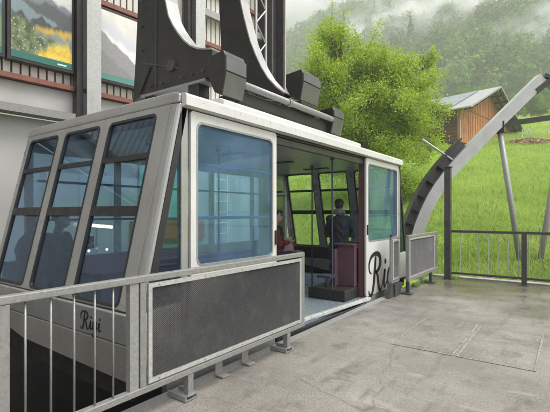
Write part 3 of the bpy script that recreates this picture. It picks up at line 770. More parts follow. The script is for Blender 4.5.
def damper(y0, y1, z0, z1, xa=-3.57, xb=-3.29):
    ch = .1
    m = MB(); m.prism([(xa, y0, z1-.03), (xb-.03, y0, z1), (xb, y0, z1-.06), (xb, y0, z0+.28), (xb-.06, y0, z0), (xa+.1, y0, z0+.06), (xa, y0, z0+.25)], (0, y1-y0, 0)); o = obj('damper_block', m, M['black'], hg, bevel=.01)
    m = MB(); m.box(xb+.001, xb+.012, y0+.01, y1-.0, z0+.29, z1-.07); m.prism([(xb+.001, y0+.01, z0+.27), (xb+.012, y0+.01, z0+.27), (xb-.048, y0+.01, z0+.01), (xb-.059, y0+.01, z0+.01)], (0, y1-y0-.01, 0)); obj('side_face_sheet', m, M['plate'], o)  # grey sheet that makes this side of the block paler
    return o
damper(3.55, 3.92, 2.99, 3.52); damper(5.28, 5.8, 3.32, 3.79, -3.62, -3.3); damper(6.25, 6.62, 2.97, 3.42)
m = MB(); m.tube([(-3.32, 3.93, 3.2), (-3.32, 6.24, 3.2)], .045, 12); obj('tie_tube', m, M['galv_dk'], hg, smooth=True)
m = MB(); m.tube([(-3.32, 4.9, 3.2), (-3.32, 4.96, 3.2)], .062, 12); obj('clamp_ring', m, M['galv'], hg)
m = MB(); m.box(-3.62, -3.4, 3.93, 6.24, 3.0, 3.16); m.box(-3.6, -3.34, 5.3, 5.8, 3.161, 3.318); obj('longitudinal_beam', m, M['black'], hg, bevel=.01)
for (a, b, c, d, e, f) in ((-3.52, -3.38, 3.68, 3.82, 2.79, 3.03), (-3.52, -3.38, 6.33, 6.47, 2.79, 3.03), (-4.9, -4.7, 3.62, 3.80, 2.81, 3.24), (-4.0, -3.8, 3.62, 3.80, 2.81, 3.24), (-4.9, -4.7, 5.32, 5.5, 2.9, 3.16), (-4.0, -3.8, 5.32, 5.5, 2.9, 3.16)):
    m = MB(); m.box(a, b, c, d, e, f); obj('mount', m, M['black'], hg)
m = MB(); m.box(-4.9, -4.75, 3.83, 6.3, 3.0, 3.2); m.box(-4.74, -3.63, 6.12, 6.3, 2.95, 3.15); obj('rear_beam', m, M['black'], hg)
m = MB(); m.tube([(-3.42, 3.95, 3.24), (-3.44, 4.3, 3.12), (-3.42, 4.8, 3.2), (-3.44, 5.25, 3.36)], .016, 8); m.tube([(-3.47, 3.95, 3.2), (-3.5, 4.5, 3.05), (-3.47, 5.25, 3.3)], .012, 8); obj('hose', m, M['rubber'], hg, smooth=True)
m = MB(); m.box(-5.0, -4.47, 3.9, 5.25, 6.2, 6.9); obj('carriage_link', m, M['black'], hg)

# ------------------------------------------------------------------ near railing
def expanded(mb, x, y0, y1, z0, z1, py=.028, pz=.0165, w_=.0052, dx=.006):
    """diamond lattice of real strands in the plane x = const"""
    ny = int((y1-y0)/py); nz = int((z1-z0)/pz); py = (y1-y0)/ny; pz = (z1-z0)/nz
    for j in range(nz):
        for i in range(ny):
            ya, yb_ = y0+i*py, y0+(i+1)*py; ym = (ya+yb_)/2; za, zm = z0+j*pz, z0+(j+.5)*pz; zc = z0+(j+1)*pz
            for (p, q) in (((ya,za),(ym,zm)), ((ym,zm),(yb_,za)), ((ya,zc),(ym,zm)), ((ym,zm),(yb_,zc))):
                # tilted strand: front lip low, back lip high, as in expanded sheet
                mb.add([(x+dx, p[0], p[1]-w_/2), (x-dx, p[0], p[1]+w_/2), (x-dx, q[0], q[1]+w_/2), (x+dx, q[0], q[1]-w_/2)], [(0,1,2,3)])
    return mb
def mesh_panel(parent, x, y0, y1, z0, z1, dense=1.0):
    f = .035
    m = MB(); m.frame([(x+.022,y0,z0),(x+.022,y1,z0),(x+.022,y1,z1),(x+.022,y0,z1)], [(x+.022,y0+f,z0+f),(x+.022,y1-f,z0+f),(x+.022,y1-f,z1-f),(x+.022,y0+f,z1-f)], (-.02,0,0))
    fr = obj('panel_frame', m, M['galv_lt'], parent)
    m = MB(); expanded(m, x+.009, y0+f, y1-f, z0+f, z1-f, .028*dense, .0165*dense, .0052*dense); obj('mesh_infill', m, M['mesh'], fr)
    m = MB()
    for y in np.linspace(y0+.1, y1-.1, 5):
        for z in (z0+.017, z1-.017): m.tube([(x+.0225, y, z), (x+.027, y, z)], .008, 6)
    obj('screw', m, M['galv_dk'], fr)
    return fr
XF = -2.67
def rail(x, y0, y1, z, a=.06, b=.05): return MB().box(x-a/2, x+a/2, y0, y1, z-b, z)
t = thing('safety_railing', (XF, 2.7, 0), 'long galvanised railing with bars and a mesh screen along the near platform edge', 'railing')
obj('top_rail', rail(XF, .2, 4.27, 1.12), M['galv'], t, bevel=.006)
obj('bottom_rail', rail(XF, .2, 4.27, .27), M['galv'], t, bevel=.006)
for y in (1.0, 1.87, 1.945, 4.245):
    if y == 1.87: continue
    m = MB(); m.box(XF-.025, XF+.025, y-.028, y+.028, .271, 1.069); obj('post', m, M['galv'], t, bevel=.004)
m = MB(); m.box(XF-.03, XF+.02, 1.83, 1.905, .271, 1.069); obj('post', m, M['galv_dk'], t)
m = MB(); m.box(XF-.03, XF+.02, .2, .25, .271, 1.069); obj('post', m, M['galv'], t)
for y in (.4, .55, .70, .85, 1.12, 1.27, 1.42, 1.565, 1.705):
    m = MB(); m.tube([(XF, y, .271), (XF, y, 1.069)], .0075, 8); obj('baluster', m, M['galv'], t, smooth=True)
mesh_panel(t, XF+.012, 1.985, 4.19, .285, 1.055)
for y in (.95, 2.42, 3.92):
    m = MB(); m.box(XF-.03, XF+.03, y-.03, y+.03, .05, .219); m.box(XF-.05, XF+.05, y-.05, y+.05, .045, .052) ; o = obj('foot', m, M['galv'], t)
    m = MB(); m.box(XF-.19, XF+.04, y-.07, y+.07, .006, .018); m.box(XF-.19, XF+.04, y-.07, y-.055, .018, .05); m.box(XF-.19, XF+.04, y+.055, y+.07, .018, .05); obj('foot_plate', m, M['galv_dk'], o)
for y in (2.95, 3.35):
    m = MB(); m.box(XF-.16, XF-.05, y-.05, y+.05, .006, .02); m.box(XF-.16, XF-.145, y-.05, y+.05, .02, .13); obj('edge_bracket', m, M['galv_dk'], t)

# ------------------------------------------------------------------ far railing with mesh, gate part
t = thing('mesh_railing', (-2.62, 9.1, 0), 'short galvanised railing with dark mesh screen beyond the cabin door', 'railing')
obj('top_rail', rail(-2.62, 8.05, 10.3, 1.16), M['galv'], t, bevel=.006)
obj('bottom_rail', rail(-2.62, 8.05, 10.3, .30), M['galv'], t, bevel=.006)
for y in (8.08, 9.95):
    m = MB(); m.box(-2.65, -2.59, y-.03, y+.03, .301, 1.109); obj('post', m, M['galv_dk'], t)
for y in (10.05, 10.2):
    m = MB(); m.tube([(-2.62, y, .301), (-2.62, y, 1.109)], .009, 8); obj('baluster', m, M['galv_dk'], t)
mesh_panel(t, -2.61, 8.12, 9.91, .31, 1.10, 1.25)
for y in (8.08, 9.7):
    m = MB(); m.box(-2.65, -2.59, y-.03, y+.03, .03, .249); o = obj('foot', m, M['dark'], t)
    m = MB(); m.box(-2.72, -2.53, y-.09, y+.09, .006, .03); obj('foot_plate', m, M['dark'], o)
t = thing('platform_gate', (-2.78, 7.75, 0), 'narrow galvanised mesh gate leaf beside the door with script lettering', 'gate')
obj('top_rail', rail(-2.78, 7.57, 8.02, 1.14, .045, .045), M['galv'], t)
obj('bottom_rail', rail(-2.78, 7.57, 8.02, .31, .045, .045), M['galv'], t)
for y in (7.59, 8.0):
    m = MB(); m.box(-2.80, -2.76, y-.02, y+.02, .311, 1.094); obj('post', m, M['galv_dk'], t)
m = MB(); m.tube([(-2.78, 7.59, 1.141), (-2.78, 7.59, 1.19)], .02, 8); obj('latch_pin', m, M['black'], t)
mesh_panel(t, -2.77, 7.62, 7.97, .32, 1.085, 1.25)
m = MB(); m.prism([(-2.83, 7.42, .006), (-2.83, 7.66, .006), (-2.83, 7.62, .27), (-2.83, 7.55, .27)], (.08,0,0)); m.box(-2.84, -2.72, 7.67, 7.98, .006, .24); obj('gate_base', m, M['dark'], t)

# ------------------------------------------------------------------ far railing across the platform end
t = thing('end_railing', (1.5, 10.55, 0), 'dark steel railing with thin pale bars across the meadow end of the platform', 'railing')
m = MB(); m.box(-2.36, 8.5, 10.52, 10.58, 1.13, 1.19); obj('top_rail', m, M['dark'], t, bevel=.006)
m = MB(); m.box(-2.36, 8.5, 10.53, 10.57, .13, .18); obj('bottom_rail', m, M['dark'], t, bevel=.006)
for x in (-.85, .75, 2.35, 3.95, 5.55, 7.15):
    m = MB(); m.box(x-.05, x+.05, 10.5, 10.6, .006, 1.129); o = obj('post', m, M['dark'], t)
    m = MB(); m.box(x-.09, x+.09, 10.46, 10.64, .001, .012); obj('base_plate', m, M['dark'], o)
for k in range(52):
    x = -2.36 + (k+1)*.2
    if any(abs(x - a) < .09 for a in (-.85, .75, 2.35, 3.95, 5.55, 7.15)) or x > 8.4: continue
    m = MB(); m.tube([(x, 10.55, .181), (x, 10.55, 1.129)], .008, 6); obj('baluster', m, M['galv_lt'], t)
t = thing('steel_post', (-2.43, 10.5, 0), 'tall dark square steel post at the corner of the railings', 'post')
m = MB(); m.box(-2.5, -2.36, 10.43, 10.57, .02, 2.70); obj('shaft', m, M['dark'], t, bevel=.006)
m = MB(); m.box(-2.53, -2.33, 10.40, 10.60, .004, .02); obj('base_plate', m, M['dark'], t)
m = MB(); m.box(-2.52, -2.34, 10.41, 10.59, 2.70, 2.72); obj('cap_plate', m, M['dark'], t)

# ------------------------------------------------------------------ curved rope support beyond the railing
sb = thing('rope_support', (-2.2, 12.0, 0), 'curved galvanised track rope support beam with black fins on slanting legs', 'rope support')
E1 = Vector((.807, .59, 0)); E2 = Vector((.59, -.807, 0)); B0 = Vector((-3.45, 11.1, 0))
def S(s, z, o=0): q = B0 + E1*s + E2*o; return Vector((q.x, q.y, z))
ctr = [(-.03,-.3),(-.02,.3),(.0,.6),(.05,.92),(.13,1.22),(.26,1.55),(.42,1.90),(.63,2.26),(.9,2.62),(1.2,2.96),(1.53,3.30),(2.34,4.11),(2.9,4.66),(3.45,5.20)]
def offs(pts, h):
    out = []
    for i, (a, b) in enumerate(pts):
        xa, za = pts[max(i-1,0)]; xb, zb_ = pts[min(i+1,len(pts)-1)]; l = math.hypot(xb-xa, zb_-za)
        out.append((a - (zb_-za)/l*h, b + (xb-xa)/l*h))
    return out
up_, lo_ = offs(ctr, .15), offs(ctr, -.15)
def strip(mb, A, B, o0, o1):
    n = len(A); vs = []
    for (a, b) in zip(A, B): vs += [S(*a, o0), S(*b, o0), S(*a, o1), S(*b, o1)]
    fs = []
    for i in range(n-1):
        p_, q_ = 4*i, 4*i+4
        fs += [(p_,p_+1,q_+1,q_), (p_+2,q_+2,q_+3,p_+3), (p_,q_,q_+2,p_+2), (p_+1,p_+3,q_+3,q_+1)]
    fs += [(0,2,3,1), (4*n-4,4*n-3,4*n-1,4*n-2)]
    return mb.add(vs, fs)
obj('curved_beam', strip(MB(), up_, lo_, -.13, .13), M['beam'], sb)
cv = ctr[2:11]; c_in = offs(cv, .17); c_out = offs(cv, .40)
obj('rope_shoe', strip(MB(), offs(cv, .385), offs(cv, .42), -.16, .16), M['black'], sb)
m = MB(); fine = []
for i in range(len(cv)-1):
    for k in (0,):
        fine.append((cv[i][0]*(1-k)+cv[i+1][0]*k, cv[i][1]*(1-k)+cv[i+1][1]*k))
fi, fo = offs(fine, .172), offs(fine, .383)
for i in range(1, len(fine)-1):
    a, b, c_ = fi[i], fo[i], fo[i+1]
    d_ = (a[0]+.12*(fi[i+1][0]-a[0]), a[1]+.12*(fi[i+1][1]-a[1])); c_ = (b[0]+.8*(c_[0]-b[0]), b[1]+.8*(c_[1]-b[1]))
    m.prism([S(*a, -.02), S(*d_, -.02), S(*c_, -.02), S(*b, -.02)], E2*.16)
obj('shoe_fin', m, M['black'], sb)
m = MB(); strip(m, offs(cv, .155), offs(cv, .384), -.10, -.03); obj('shoe_web', m, M['dark'], sb)
tip = S(3.6, 5.75)
m = MB(); m.bar(S(3.25, 4.84), S(3.62, 5.14), .3, .14); m.bar(S(3.46, 5.26), S(3.75, 5.16), .34, .1); obj('apex_bracket', m, M['black'], sb)
m = MB(); m.bar(S(3.56, 5.22), S(6.0, 3.7), .22, .26); obj('back_beam', m, M['beam'], sb)
l1 = S(2.32, 3.9); 
for (p_, q_) in ((l1, (-1.02, 12.9, -.6)), ((-.20, 13.43, 3.95), (-.80, 13.0, -.5))):
    m = MB(); m.tube([p_, q_], .07, 12); obj('leg', m, M['galv_dk'], sb, smooth=True)
m = MB(); m.bar(S(2.3, 3.97), S(6.0, 4.48), .13, .13); obj('cross_bar', m, M['black'], sb)
m = MB(); m.box(-1.67, -1.45, 12.37, 12.59, 3.76, 4.05); obj('joint_block', m, M['black'], sb)
m = MB(); m.tube([S(.24, 3.58), S(1.05, 3.03)], .03, 8); obj('stay_rod', m, M['galv_lt'], sb)

# ------------------------------------------------------------------ people
def person_mesh(caps, balls, voxel, m, name, parent=None, loc=(0,0,0)):
    mb = MB()
    for (p_, q_, r0, r1) in caps:
        mb.tube([p_, q_], [r0, r1], 14); mb.sphere(p_, r0, 14, 9); mb.sphere(q_, r1, 14, 9)
    for (c, r, sx, sy, sz) in balls: mb.sphere(c, r, 16, 12, sx, sy, sz)
    off = LOC[parent.name] if parent is not None else Vector(loc)
    me = mkmesh(name, mb, m, off)
    o = bpy.data.objects.new(name, me); col.objects.link(o)
    md = o.modifiers.new('r', 'REMESH'); md.mode = 'VOXEL'; md.voxel_size = voxel; md.use_smooth_shade = True
    sm = o.modifiers.new('s', 'SMOOTH'); sm.factor = .5; sm.iterations = 5
    dg = bpy.context.evaluated_depsgraph_get(); ne = bpy.data.meshes.new_from_object(o.evaluated_get(dg))
    o.modifiers.clear(); o.data = ne; o.data.name = name
    for p_ in ne.polygons: p_.use_smooth = True
    if name in ('jacket', 'trousers', 'vest', 'hood'):
        nv = len(ne.vertices); co = np.empty(nv*3, np.float32); no = np.empty(nv*3, np.float32)
        ne.vertices.foreach_get('co', co); ne.vertices.foreach_get('normal', no); co = co.reshape(-1,3); no = no.reshape(-1,3)
        fz = co[:,2]*38 + 3*np.sin(co[:,0]*17 + co[:,1]*11); a_ = .006*np.sin(fz) + .006*np.sin(co[:,0]*31 + co[:,2]*19 + 2*np.sin(co[:,1]*23)) + .004*np.sin(co[:,1]*47 - co[:,2]*29)
        co = co + no*a_[:,None]; ne.vertices.foreach_set('co', co.ravel()); ne.update()
    if not ne.materials: ne.materials.append(m)
    if parent is not None: o.parent = parent
    else: o.location = off
    LOC[o.name] = off
    return o
def mixv(a, b, t): return tuple(a[i]*(1-t)+b[i]*t for i in range(3))
def person(loc, yaw, J, label, top, trou, voxel=.010, extra=None, hair='short', headyaw=0):
    """J: joints in the person's own frame, x right, y forward, z up from the floor"""
    c, s = math.cos(yaw), math.sin(yaw)
    def T(p): return (loc[0] + p[0]*c - p[1]*s, loc[1] + p[0]*s + p[1]*c, loc[2] + p[2])
    H_ = J['head']
    ch, sh = math.cos(headyaw), math.sin(headyaw)
    def Hd(dx, dy, dz): return T((H_[0] + dx*ch - dy*sh, H_[1] + dx*sh + dy*ch, H_[2] + dz))
    body, coat, legs = [], [], []
    P = {k: T(v) for k, v in J.items()}
    body += [(P['pelvis'], P['chest'], .125, .13), (P['chest'], P['neck'], .10, .06), (P['neck'], Hd(0,-.01,-.04), .055, .055)]
    balls = [(Hd(0,0,.02), .1, .80, .95, 1.15), (Hd(0,.035,-.055), .065, .9, .95, .95)]
    body += [(Hd(0,.09,.005), Hd(0,.112,-.028), .010, .015)]                     # nose
    body += [(Hd(-.022,.092,-.066), Hd(.022,.092,-.066), .010, .010)]            # lips
    for sx in (-1, 1): body += [(Hd(sx*.08,-.005,.02), Hd(sx*.084,-.012,-.025), .014, .010)]
    for sd in ('l', 'r'):
        k = -1 if sd == 'l' else 1
        sh_, el, wr = P['sh'+sd], P['el'+sd], P['wr'+sd]; hp, kn, an, to = P['hp'+sd], P['kn'+sd], P['an'+sd], P['to'+sd]
        body += [(P['chest'], sh_, .09, .06), (sh_, el, .055, .042), (el, wr, .042, .030), (P['pelvis'], hp, .12, .10), (hp, kn, .09, .058), (kn, an, .056, .04), (an, to, .045, .035)]
        coat += [(P['chest'], sh_, .13, .085), (sh_, el, .085, .066), (el, mixv(el, wr, .9), .062, .048)]
        legs += [(P['pelvis'], hp, .14, .115), (hp, kn, .108, .075), (kn, mixv(kn, an, .92), .075, .06)]
        # hand: palm, four fingers, thumb
        hd = J['wr'+sd]; f = Vector(J['hf'+sd]).normalized(); n = Vector(J['hn'+sd]).normalized(); sdv = f.cross(n).normalized()
        W0 = Vector(hd)
        pc = W0 + f*.085
        for j, (of, ln) in enumerate(((-.03,.066),(-.010,.078),(.010,.072),(.029,.055))):
            a = pc + sdv*of; b = a + f*ln*.55 + n*ln*.15; d = b + f*ln*.25 + n*ln*.42
            body += [(T(W0 + f*.02 + sdv*of*.6), T(a), .015, .013), (T(a), T(b), .0095, .009), (T(b), T(d), .009, .0075)]
        th0 = W0 + f*.03 - sdv*.028; th1 = th0 + f*.035 - sdv*.028 + n*.015; th2 = th1 + f*.03 + n*.02
        body += [(T(th0), T(th1), .013, .011), (T(th1), T(th2), .011, .009)]
    coat += [(mixv(P['pelvis'], P['chest'], -.15), P['chest'], .18, .195), (P['chest'], mixv(P['chest'], P['neck'], .7), .13, .085)]
    root = person_mesh(body, balls, voxel, M['skin'], 'person', None, loc)
    tag(root, label, 'person')
    person_mesh(coat, [], .012, top, 'jacket', root); person_mesh(legs, [], .012, trou, 'trousers', root)
    sh_caps = []
    for sd in ('l', 'r'): sh_caps.append((mixv(P['an'+sd], P['to'+sd], -.15), mixv(P['an'+sd], P['to'+sd], 1.1), .05, .045))
    person_mesh(sh_caps, [], .012, M['shoe'], 'shoes', root)
    for sx in (-1, 1):
        m = MB(); m.sphere(Hd(sx*.032, .083, .022), .012, 10, 8); obj('eye', m, M['eye'], root, smooth=True)
    if hair == 'short': person_mesh([], [(Hd(0,-.022,.05), .1, .88, .98, 1.0)], .008, M['hair'], 'hair', root)
    if hair == 'long': person_mesh([(Hd(0,-.05,.0), Hd(0,-.07,-.16), .085, .06)], [(Hd(0,-.022,.05), .1, .90, .99, 1.0)], .008, M['hair'], 'hair', root)
    if hair == 'cap':
        person_mesh([], [(Hd(0,-.03,.03), .098, .86, .92, 1.05)], .008, M['hair'], 'hair', root)
        person_mesh([(Hd(0,.05,.065), Hd(0,.13,.05), .05, .045)], [(Hd(0,-.015,.055), .104, .88, 1.0, .85)], .008, M['jacket'], 'cap', root)
        person_mesh([(Hd(-.085,-.03,-.135), Hd(0,-.10,-.12), .05, .055), (Hd(.085,-.03,-.135), Hd(0,-.10,-.12), .05, .055)], [], .010, M['grey_cloth'], 'hood', root)
    return root, T
STAND = dict(pelvis=(0,0,.96), chest=(0,-.01,1.33), neck=(0,0,1.53), head=(0,.03,1.70),
    shl=(-.17,0,1.43), ell=(-.23,.03,1.13), wrl=(-.14,.25,1.10), shr=(.17,0,1.43), elr=(.24,.04,1.14), wrr=(.18,.27,1.16),
    hpl=(-.1,0,.9), knl=(-.11,.02,.49), anl=(-.11,-.02,.09), tol=(-.13,.13,.04), hpr=(.1,0,.9), knr=(.12,.03,.49), anr=(.12,-.01,.09), tor=(.15,.14,.04),
    hfl=(.5,1,-.1), hnl=(.4,-.1,-1), hfr=(-.3,1,.1), hnr=(-.3,0,-1))
SIT = dict(pelvis=(0,-.02,.14), chest=(0,-.04,.52), neck=(0,-.01,.73), head=(0,.03,.90),
    shl=(-.19,-.02,.65), ell=(-.24,.06,.36), wrl=(-.09,.27,.36), shr=(.19,-.02,.65), elr=(.24,.06,.36), wrr=(.09,.27,.38),
    hpl=(-.1,.02,.1), knl=(-.12,.42,.1), anl=(-.12,.42,-.38), tol=(-.13,.56,-.46), hpr=(.1,.02,.1), knr=(.12,.42,.1), anr=(.12,.40,-.38), tor=(.13,.54,-.46),
    hfl=(.4,1,.2), hnl=(.6,-.2,1), hfr=(-.4,1,.2), hnr=(-.6,-.2,1))
person((-3.72, 7.3, .045), R(28), STAND, 'person in black jacket, cap and pale hood standing with back turned at the console', M['jacket'], M['trouser'], .009, None, 'cap')
pr, T_ = person((-4.95, 6.85, .62), R(-50), SIT, 'seated person in red jacket just inside the open door', M['red_cloth'], M['trouser'], .009, None, 'short')
person_mesh([(T_((.0,.06,.30)), T_((0,.04,.62)), .135, .12), (T_((-.12,.05,.36)), T_((-.1,.04,.6)), .08, .07), (T_((.12,.05,.36)), T_((.1,.04,.6)), .08, .07)], [], .012, M['jacket'], 'vest', pr)
m = MB(); m.box(-5.2, -4.7, 6.55, 7.15, .52, .60); m.box(-5.05, -4.85, 6.7, 7.0, .041, .519); obj('middle_seat', m, M['navy'], cab, bevel=.02)
SIT2 = dict(SIT); SIT2.update(wrl=(-.06,.30,.52), wrr=(.06,.30,.54), ell=(-.25,.10,.38), elr=(.25,.10,.38))
pr, T_ = person((-5.38, 2.66, .62), R(-50), SIT2, 'dim person in olive jacket holding a phone behind the cabin end window', M['olive'], M['trouser'], .011, None, 'short', R(10))
ph = MB(); c_ = T_((0, .40, .60)); ph.box(c_[0]-.008, c_[0]+.008, c_[1]-.04, c_[1]+.04, c_[2]-.08, c_[2]+.08)
tag(obj('phone', ph, M['phone'], None, loc=c_), 'black phone held up by the person in the olive jacket', 'phone')
person((-5.9, 2.60, .62), R(-8), SIT, 'dim person in black jacket sitting in the far left corner behind the cabin end window', M['jacket'], M['trouser'], .011, None, 'long', R(-15))

# ------------------------------------------------------------------ barn on the slope
gd = Vector((.1765, .984, 0)); rd = Vector((-.984, .1765, 0)); BA = Vector((-5.9, 45.1, 0))
def BP(g_, r_, z): q = BA + gd*g_ + rd*r_; return Vector((q.x, q.y, z))
zr, ze, hw = 13.9, 10.7, 7.4
gz = float(terr(-5.9, 41)) - 1.5
barn = thing('barn', BP(0, 8, float(terr(*BP(0,8,0)[:2]))), 'wooden barn with orange gable and solar panels on the meadow slope', 'barn')
wl = 6.6                                      # wall half width, eaves overhang
sl_ = (zr-ze)/hw
m = MB(); m.prism([BP(-wl, .9, 7.9), BP(wl, .9, 7.9), BP(wl, .9, zr-.3-sl_*wl), BP(0, .9, zr-.3), BP(-wl, .9, zr-.3-sl_*wl)], rd*.25)
obj('gable_wall', m, M['orange'], barn)
m = MB()
for a in np.arange(-6.4, 6.5, .42): 
    m.bar(BP(a, .885, 7.92), BP(a, .885, zr-.35-sl_*abs(a)), .025, .02, up=tuple(rd))
m.bar(BP(-5.9, .87, 11.0), BP(5.9, .87, 11.0), .05, .09)
obj('cover_batten', m, mat('gable_battens', (.35, .14, .05), .7, 0, .2, 1.5), barn)
m = MB(); m.prism([BP(-wl+.4, 1.3, gz), BP(wl-.4, 1.3, gz), BP(wl-.4, 1.3, 7.89), BP(-wl+.4, 1.3, 7.89)], rd*14.5); obj('base_wall', m, M['redwood'], barn)
m = MB(); m.prism([BP(-wl, 1.16, 7.9), BP(-wl, 16, 7.9), BP(-wl, 16, zr-.35-sl_*wl), BP(-wl, 1.16, zr-.35-sl_*wl)], gd*.2); obj('side_wall', m, M['redwood'], barn)
m = MB()
for z in np.arange(8.1, 10.7, .3): m.bar(BP(-wl-.012, 1.2, z), BP(-wl-.012, 15.9, z), .03, .06)
for z in np.arange(6.6, 7.8, .3): m.bar(BP(-wl+.385, 1.4, z), BP(-wl+.385, 15.7, z), .03, .06)
obj('board_edge', m, M['wood_dk'], barn)
m = MB(); m.prism([BP(-wl+.35, 2.2, 6.9), BP(-wl+.35, 4.2, 6.9), BP(-wl+.35, 4.2, 7.7), BP(-wl+.35, 2.2, 7.7)], gd*.04); obj('window', m, M['barnwhite'], barn)
m = MB()
for s in (-1, 1):
    m.prism([BP(0, -.4, zr), BP(s*hw, -.4, ze), BP(s*hw, -.4, ze-.16), BP(0, -.4, zr-.16)], rd*17.5)
rf = obj('roof', m, M['roofgrey'], barn)
m = MB()
for k in range(5):
    for j in range(3):
        r0, g0 = 1.6+k*2.7, -.5-j*2.05
        m.prism([BP(g0, r0, zr+.05+sl_*g0), BP(g0-1.98, r0, zr+.05+sl_*(g0-1.98)), BP(g0-1.98, r0+2.62, zr+.05+sl_*(g0-1.98)), BP(g0, r0+2.62, zr+.05+sl_*g0)], (0,0,.05))
obj('solar_panel', m, M['solar'], rf)
m = MB()
for s in (-1, 1):
    for r_ in (-.2, .35): m.bar(BP(0, r_, zr-.26), BP(s*hw*.98, r_, ze-.2), .14, .16)
for a in np.arange(-7, 7.1, 1.0): m.bar(BP(a, -.35, zr-.24-sl_*abs(a)), BP(a, .85, zr-.24-sl_*abs(a)), .1, .1)
obj('rafter', m, M['wood_dk'], rf)
m = MB(); m.tube([BP(-hw-.08, -.4, ze-.08), BP(-hw-.08, 16.5, ze-.08)], .09, 8); m.tube([BP(-hw-.05, .3, ze-.1), BP(-wl-.1, .85, ze-.9), BP(-wl-.1, .85, 7.0)], .05, 8); obj('gutter', m, M['galv_lt'], barn)

# rubble heap, field stakes, beside the barn
rb = MB(); rng = random.Random(3)
cx, cy = -2.9, 40.6; cz = float(terr(cx, cy))
for k in range(130):
    a, r_ = rng.uniform(0, 6.28), rng.uniform(0, 1)**.6
    x, y = cx + 1.9*r_*math.cos(a), cy + 1.1*r_*math.sin(a)
    zz_ = float(terr(x, y)) + .55*(1-r_) * rng.uniform(.2, 1)
    s_ = rng.uniform(.08, .26); d1 = Vector((rng.uniform(-1,1), rng.uniform(-1,1), rng.uniform(-.4,.4))).normalized()*s_*1.4
    p_ = Vector((x, y, zz_)); rb.bar(p_-d1, p_+d1, s_, s_*.6)
tag(obj('rubble_heap', rb, M['rubble'], None, loc=(cx, cy, cz)), 'low reddish heap of rubble and boards right of the barn', 'rubble heap')
def wat(u, dep):
    a = (u-275)/410; return (-.5864+.8100*a)*dep, (.8100+.5864*a)*dep
ft = thing('field_fence', (*wat(540, 38), float(terr(*wat(540, 38)))), 'thin pale stake fence with wires across the meadow beyond the barn', 'fence')
fx = []
for k in range(9):
    x, y = wat(522 + k*6.5, 38 + .25*k); z = float(terr(x, y)); fx.append((x, y, z))
    m = MB(); m.tube([(x, y, z-.2), (x+.02, y, z+.95)], .045, 6); obj('stake', m, M['stake'], ft)
m = MB()
for h in (.45, .8): m.tube([(x, y, z+h) for x, y, z in fx], .012, 5)
obj('wire', m, M['galv'], ft)

# ------------------------------------------------------------------ trees
def tree(name, base, lobes, leaf_n, leaf_s, label, m_leaf, trunk_r, group=None, twigs=14, cat='tree', bark=True):
    """lobes: (x,y,z,r) in world metres; limbs run from the trunk to each lobe, twigs and leaves fill it"""
    t = thing(name, base, label, cat, group)
    tb = MB(); bx, by, bz = base
    zc = sum(l[2] for l in lobes)/len(lobes); cxm = sum(l[0] for l in lobes)/len(lobes); cym = sum(l[1] for l in lobes)/len(lobes)
    sp = [Vector((bx,by,bz-.3)), Vector((bx*.7+cxm*.3, by*.7+cym*.3, bz+(zc-bz)*.45)), Vector((cxm,cym,zc)), Vector((cxm,cym,zc+.3*(max(l[2] for l in lobes)-zc)))]
    tb.tube(sp, [trunk_r, trunk_r*.75, trunk_r*.45, trunk_r*.12], 10)
    limbs = MB(); C = []; Bi = []
    tot = sum(l[3]**2.2 for l in lobes)
    for (x, y, z, r_) in lobes:
        lc = Vector((x,y,z)); k = random.uniform(.25, .8); st_ = sp[1]*(1-k) + sp[2]*k
        if st_.z > z-.2: st_ = sp[1].copy()
        mid = (st_+lc)/2 + Vector((random.uniform(-.3,.3), random.uniform(-.3,.3), random.uniform(-.1,.3)))*r_*.4
        limbs.tube([st_, mid, lc], [trunk_r*.42, trunk_r*.26, trunk_r*.14], 7)
        nn = int(leaf_n * r_**2.2 / tot)
        tips = []
        for q in range(twigs):
            d = Vector(np.random.normal(size=3)); d.normalize(); d.z = d.z*.8+.25
            e_ = lc + d * r_ * random.uniform(.75, 1.18)
            o_ = lc.lerp(mid, random.uniform(0, .7)); mm = o_.lerp(e_, .5) + Vector(np.random.normal(size=3))*r_*.08
            limbs.tube([o_, mm, e_], [trunk_r*.10, trunk_r*.06, .008], 5, False)
            tips.append((o_, mm, e_))
            for w_ in range(3):
                e2 = mm.lerp(e_, random.uniform(.2,.9)) + Vector(np.random.normal(size=3))*r_*.28
                o2 = mm.lerp(e_, random.uniform(0,.6)); limbs.tube([o2, e2], [trunk_r*.04, .005], 4, False); tips.append((o2, (o2+e2)/2, e2))
        per = max(1, nn // len(tips))
        for (o_, mm, e_) in tips:
            tt = np.random.beta(2.2, 1.2, per)[:,None]
            o_, e_ = np.array(o_), np.array(e_)
            C.append(o_*(1-tt) + e_*tt + np.random.normal(size=(per,3))*r_*.13)
    obj('trunk', tb, M['bark'], t, smooth=True); obj('limbs', limbs, M['bark'], t, smooth=True)
    C = np.concatenate(C) - np.array(base)
    V, F = cards(C, leaf_s, None, .5, 1.0)
    clump = np.repeat(np.random.uniform(0, 1, len(C)//40+1), 40)[:len(C)]
    tint = np.repeat(np.clip(clump*.55 + np.random.uniform(0, .45, len(C)), 0, 1), 4)
    link('crown', np_mesh('crown', V, F, m_leaf, tint), t)
    return t
def L_(u, v, dep, r_):
    x, y = wat(u, dep); return (x, y, 1.6 - (v-213)/410*dep, r_*dep/410)
bx, by = wat(372, 20)
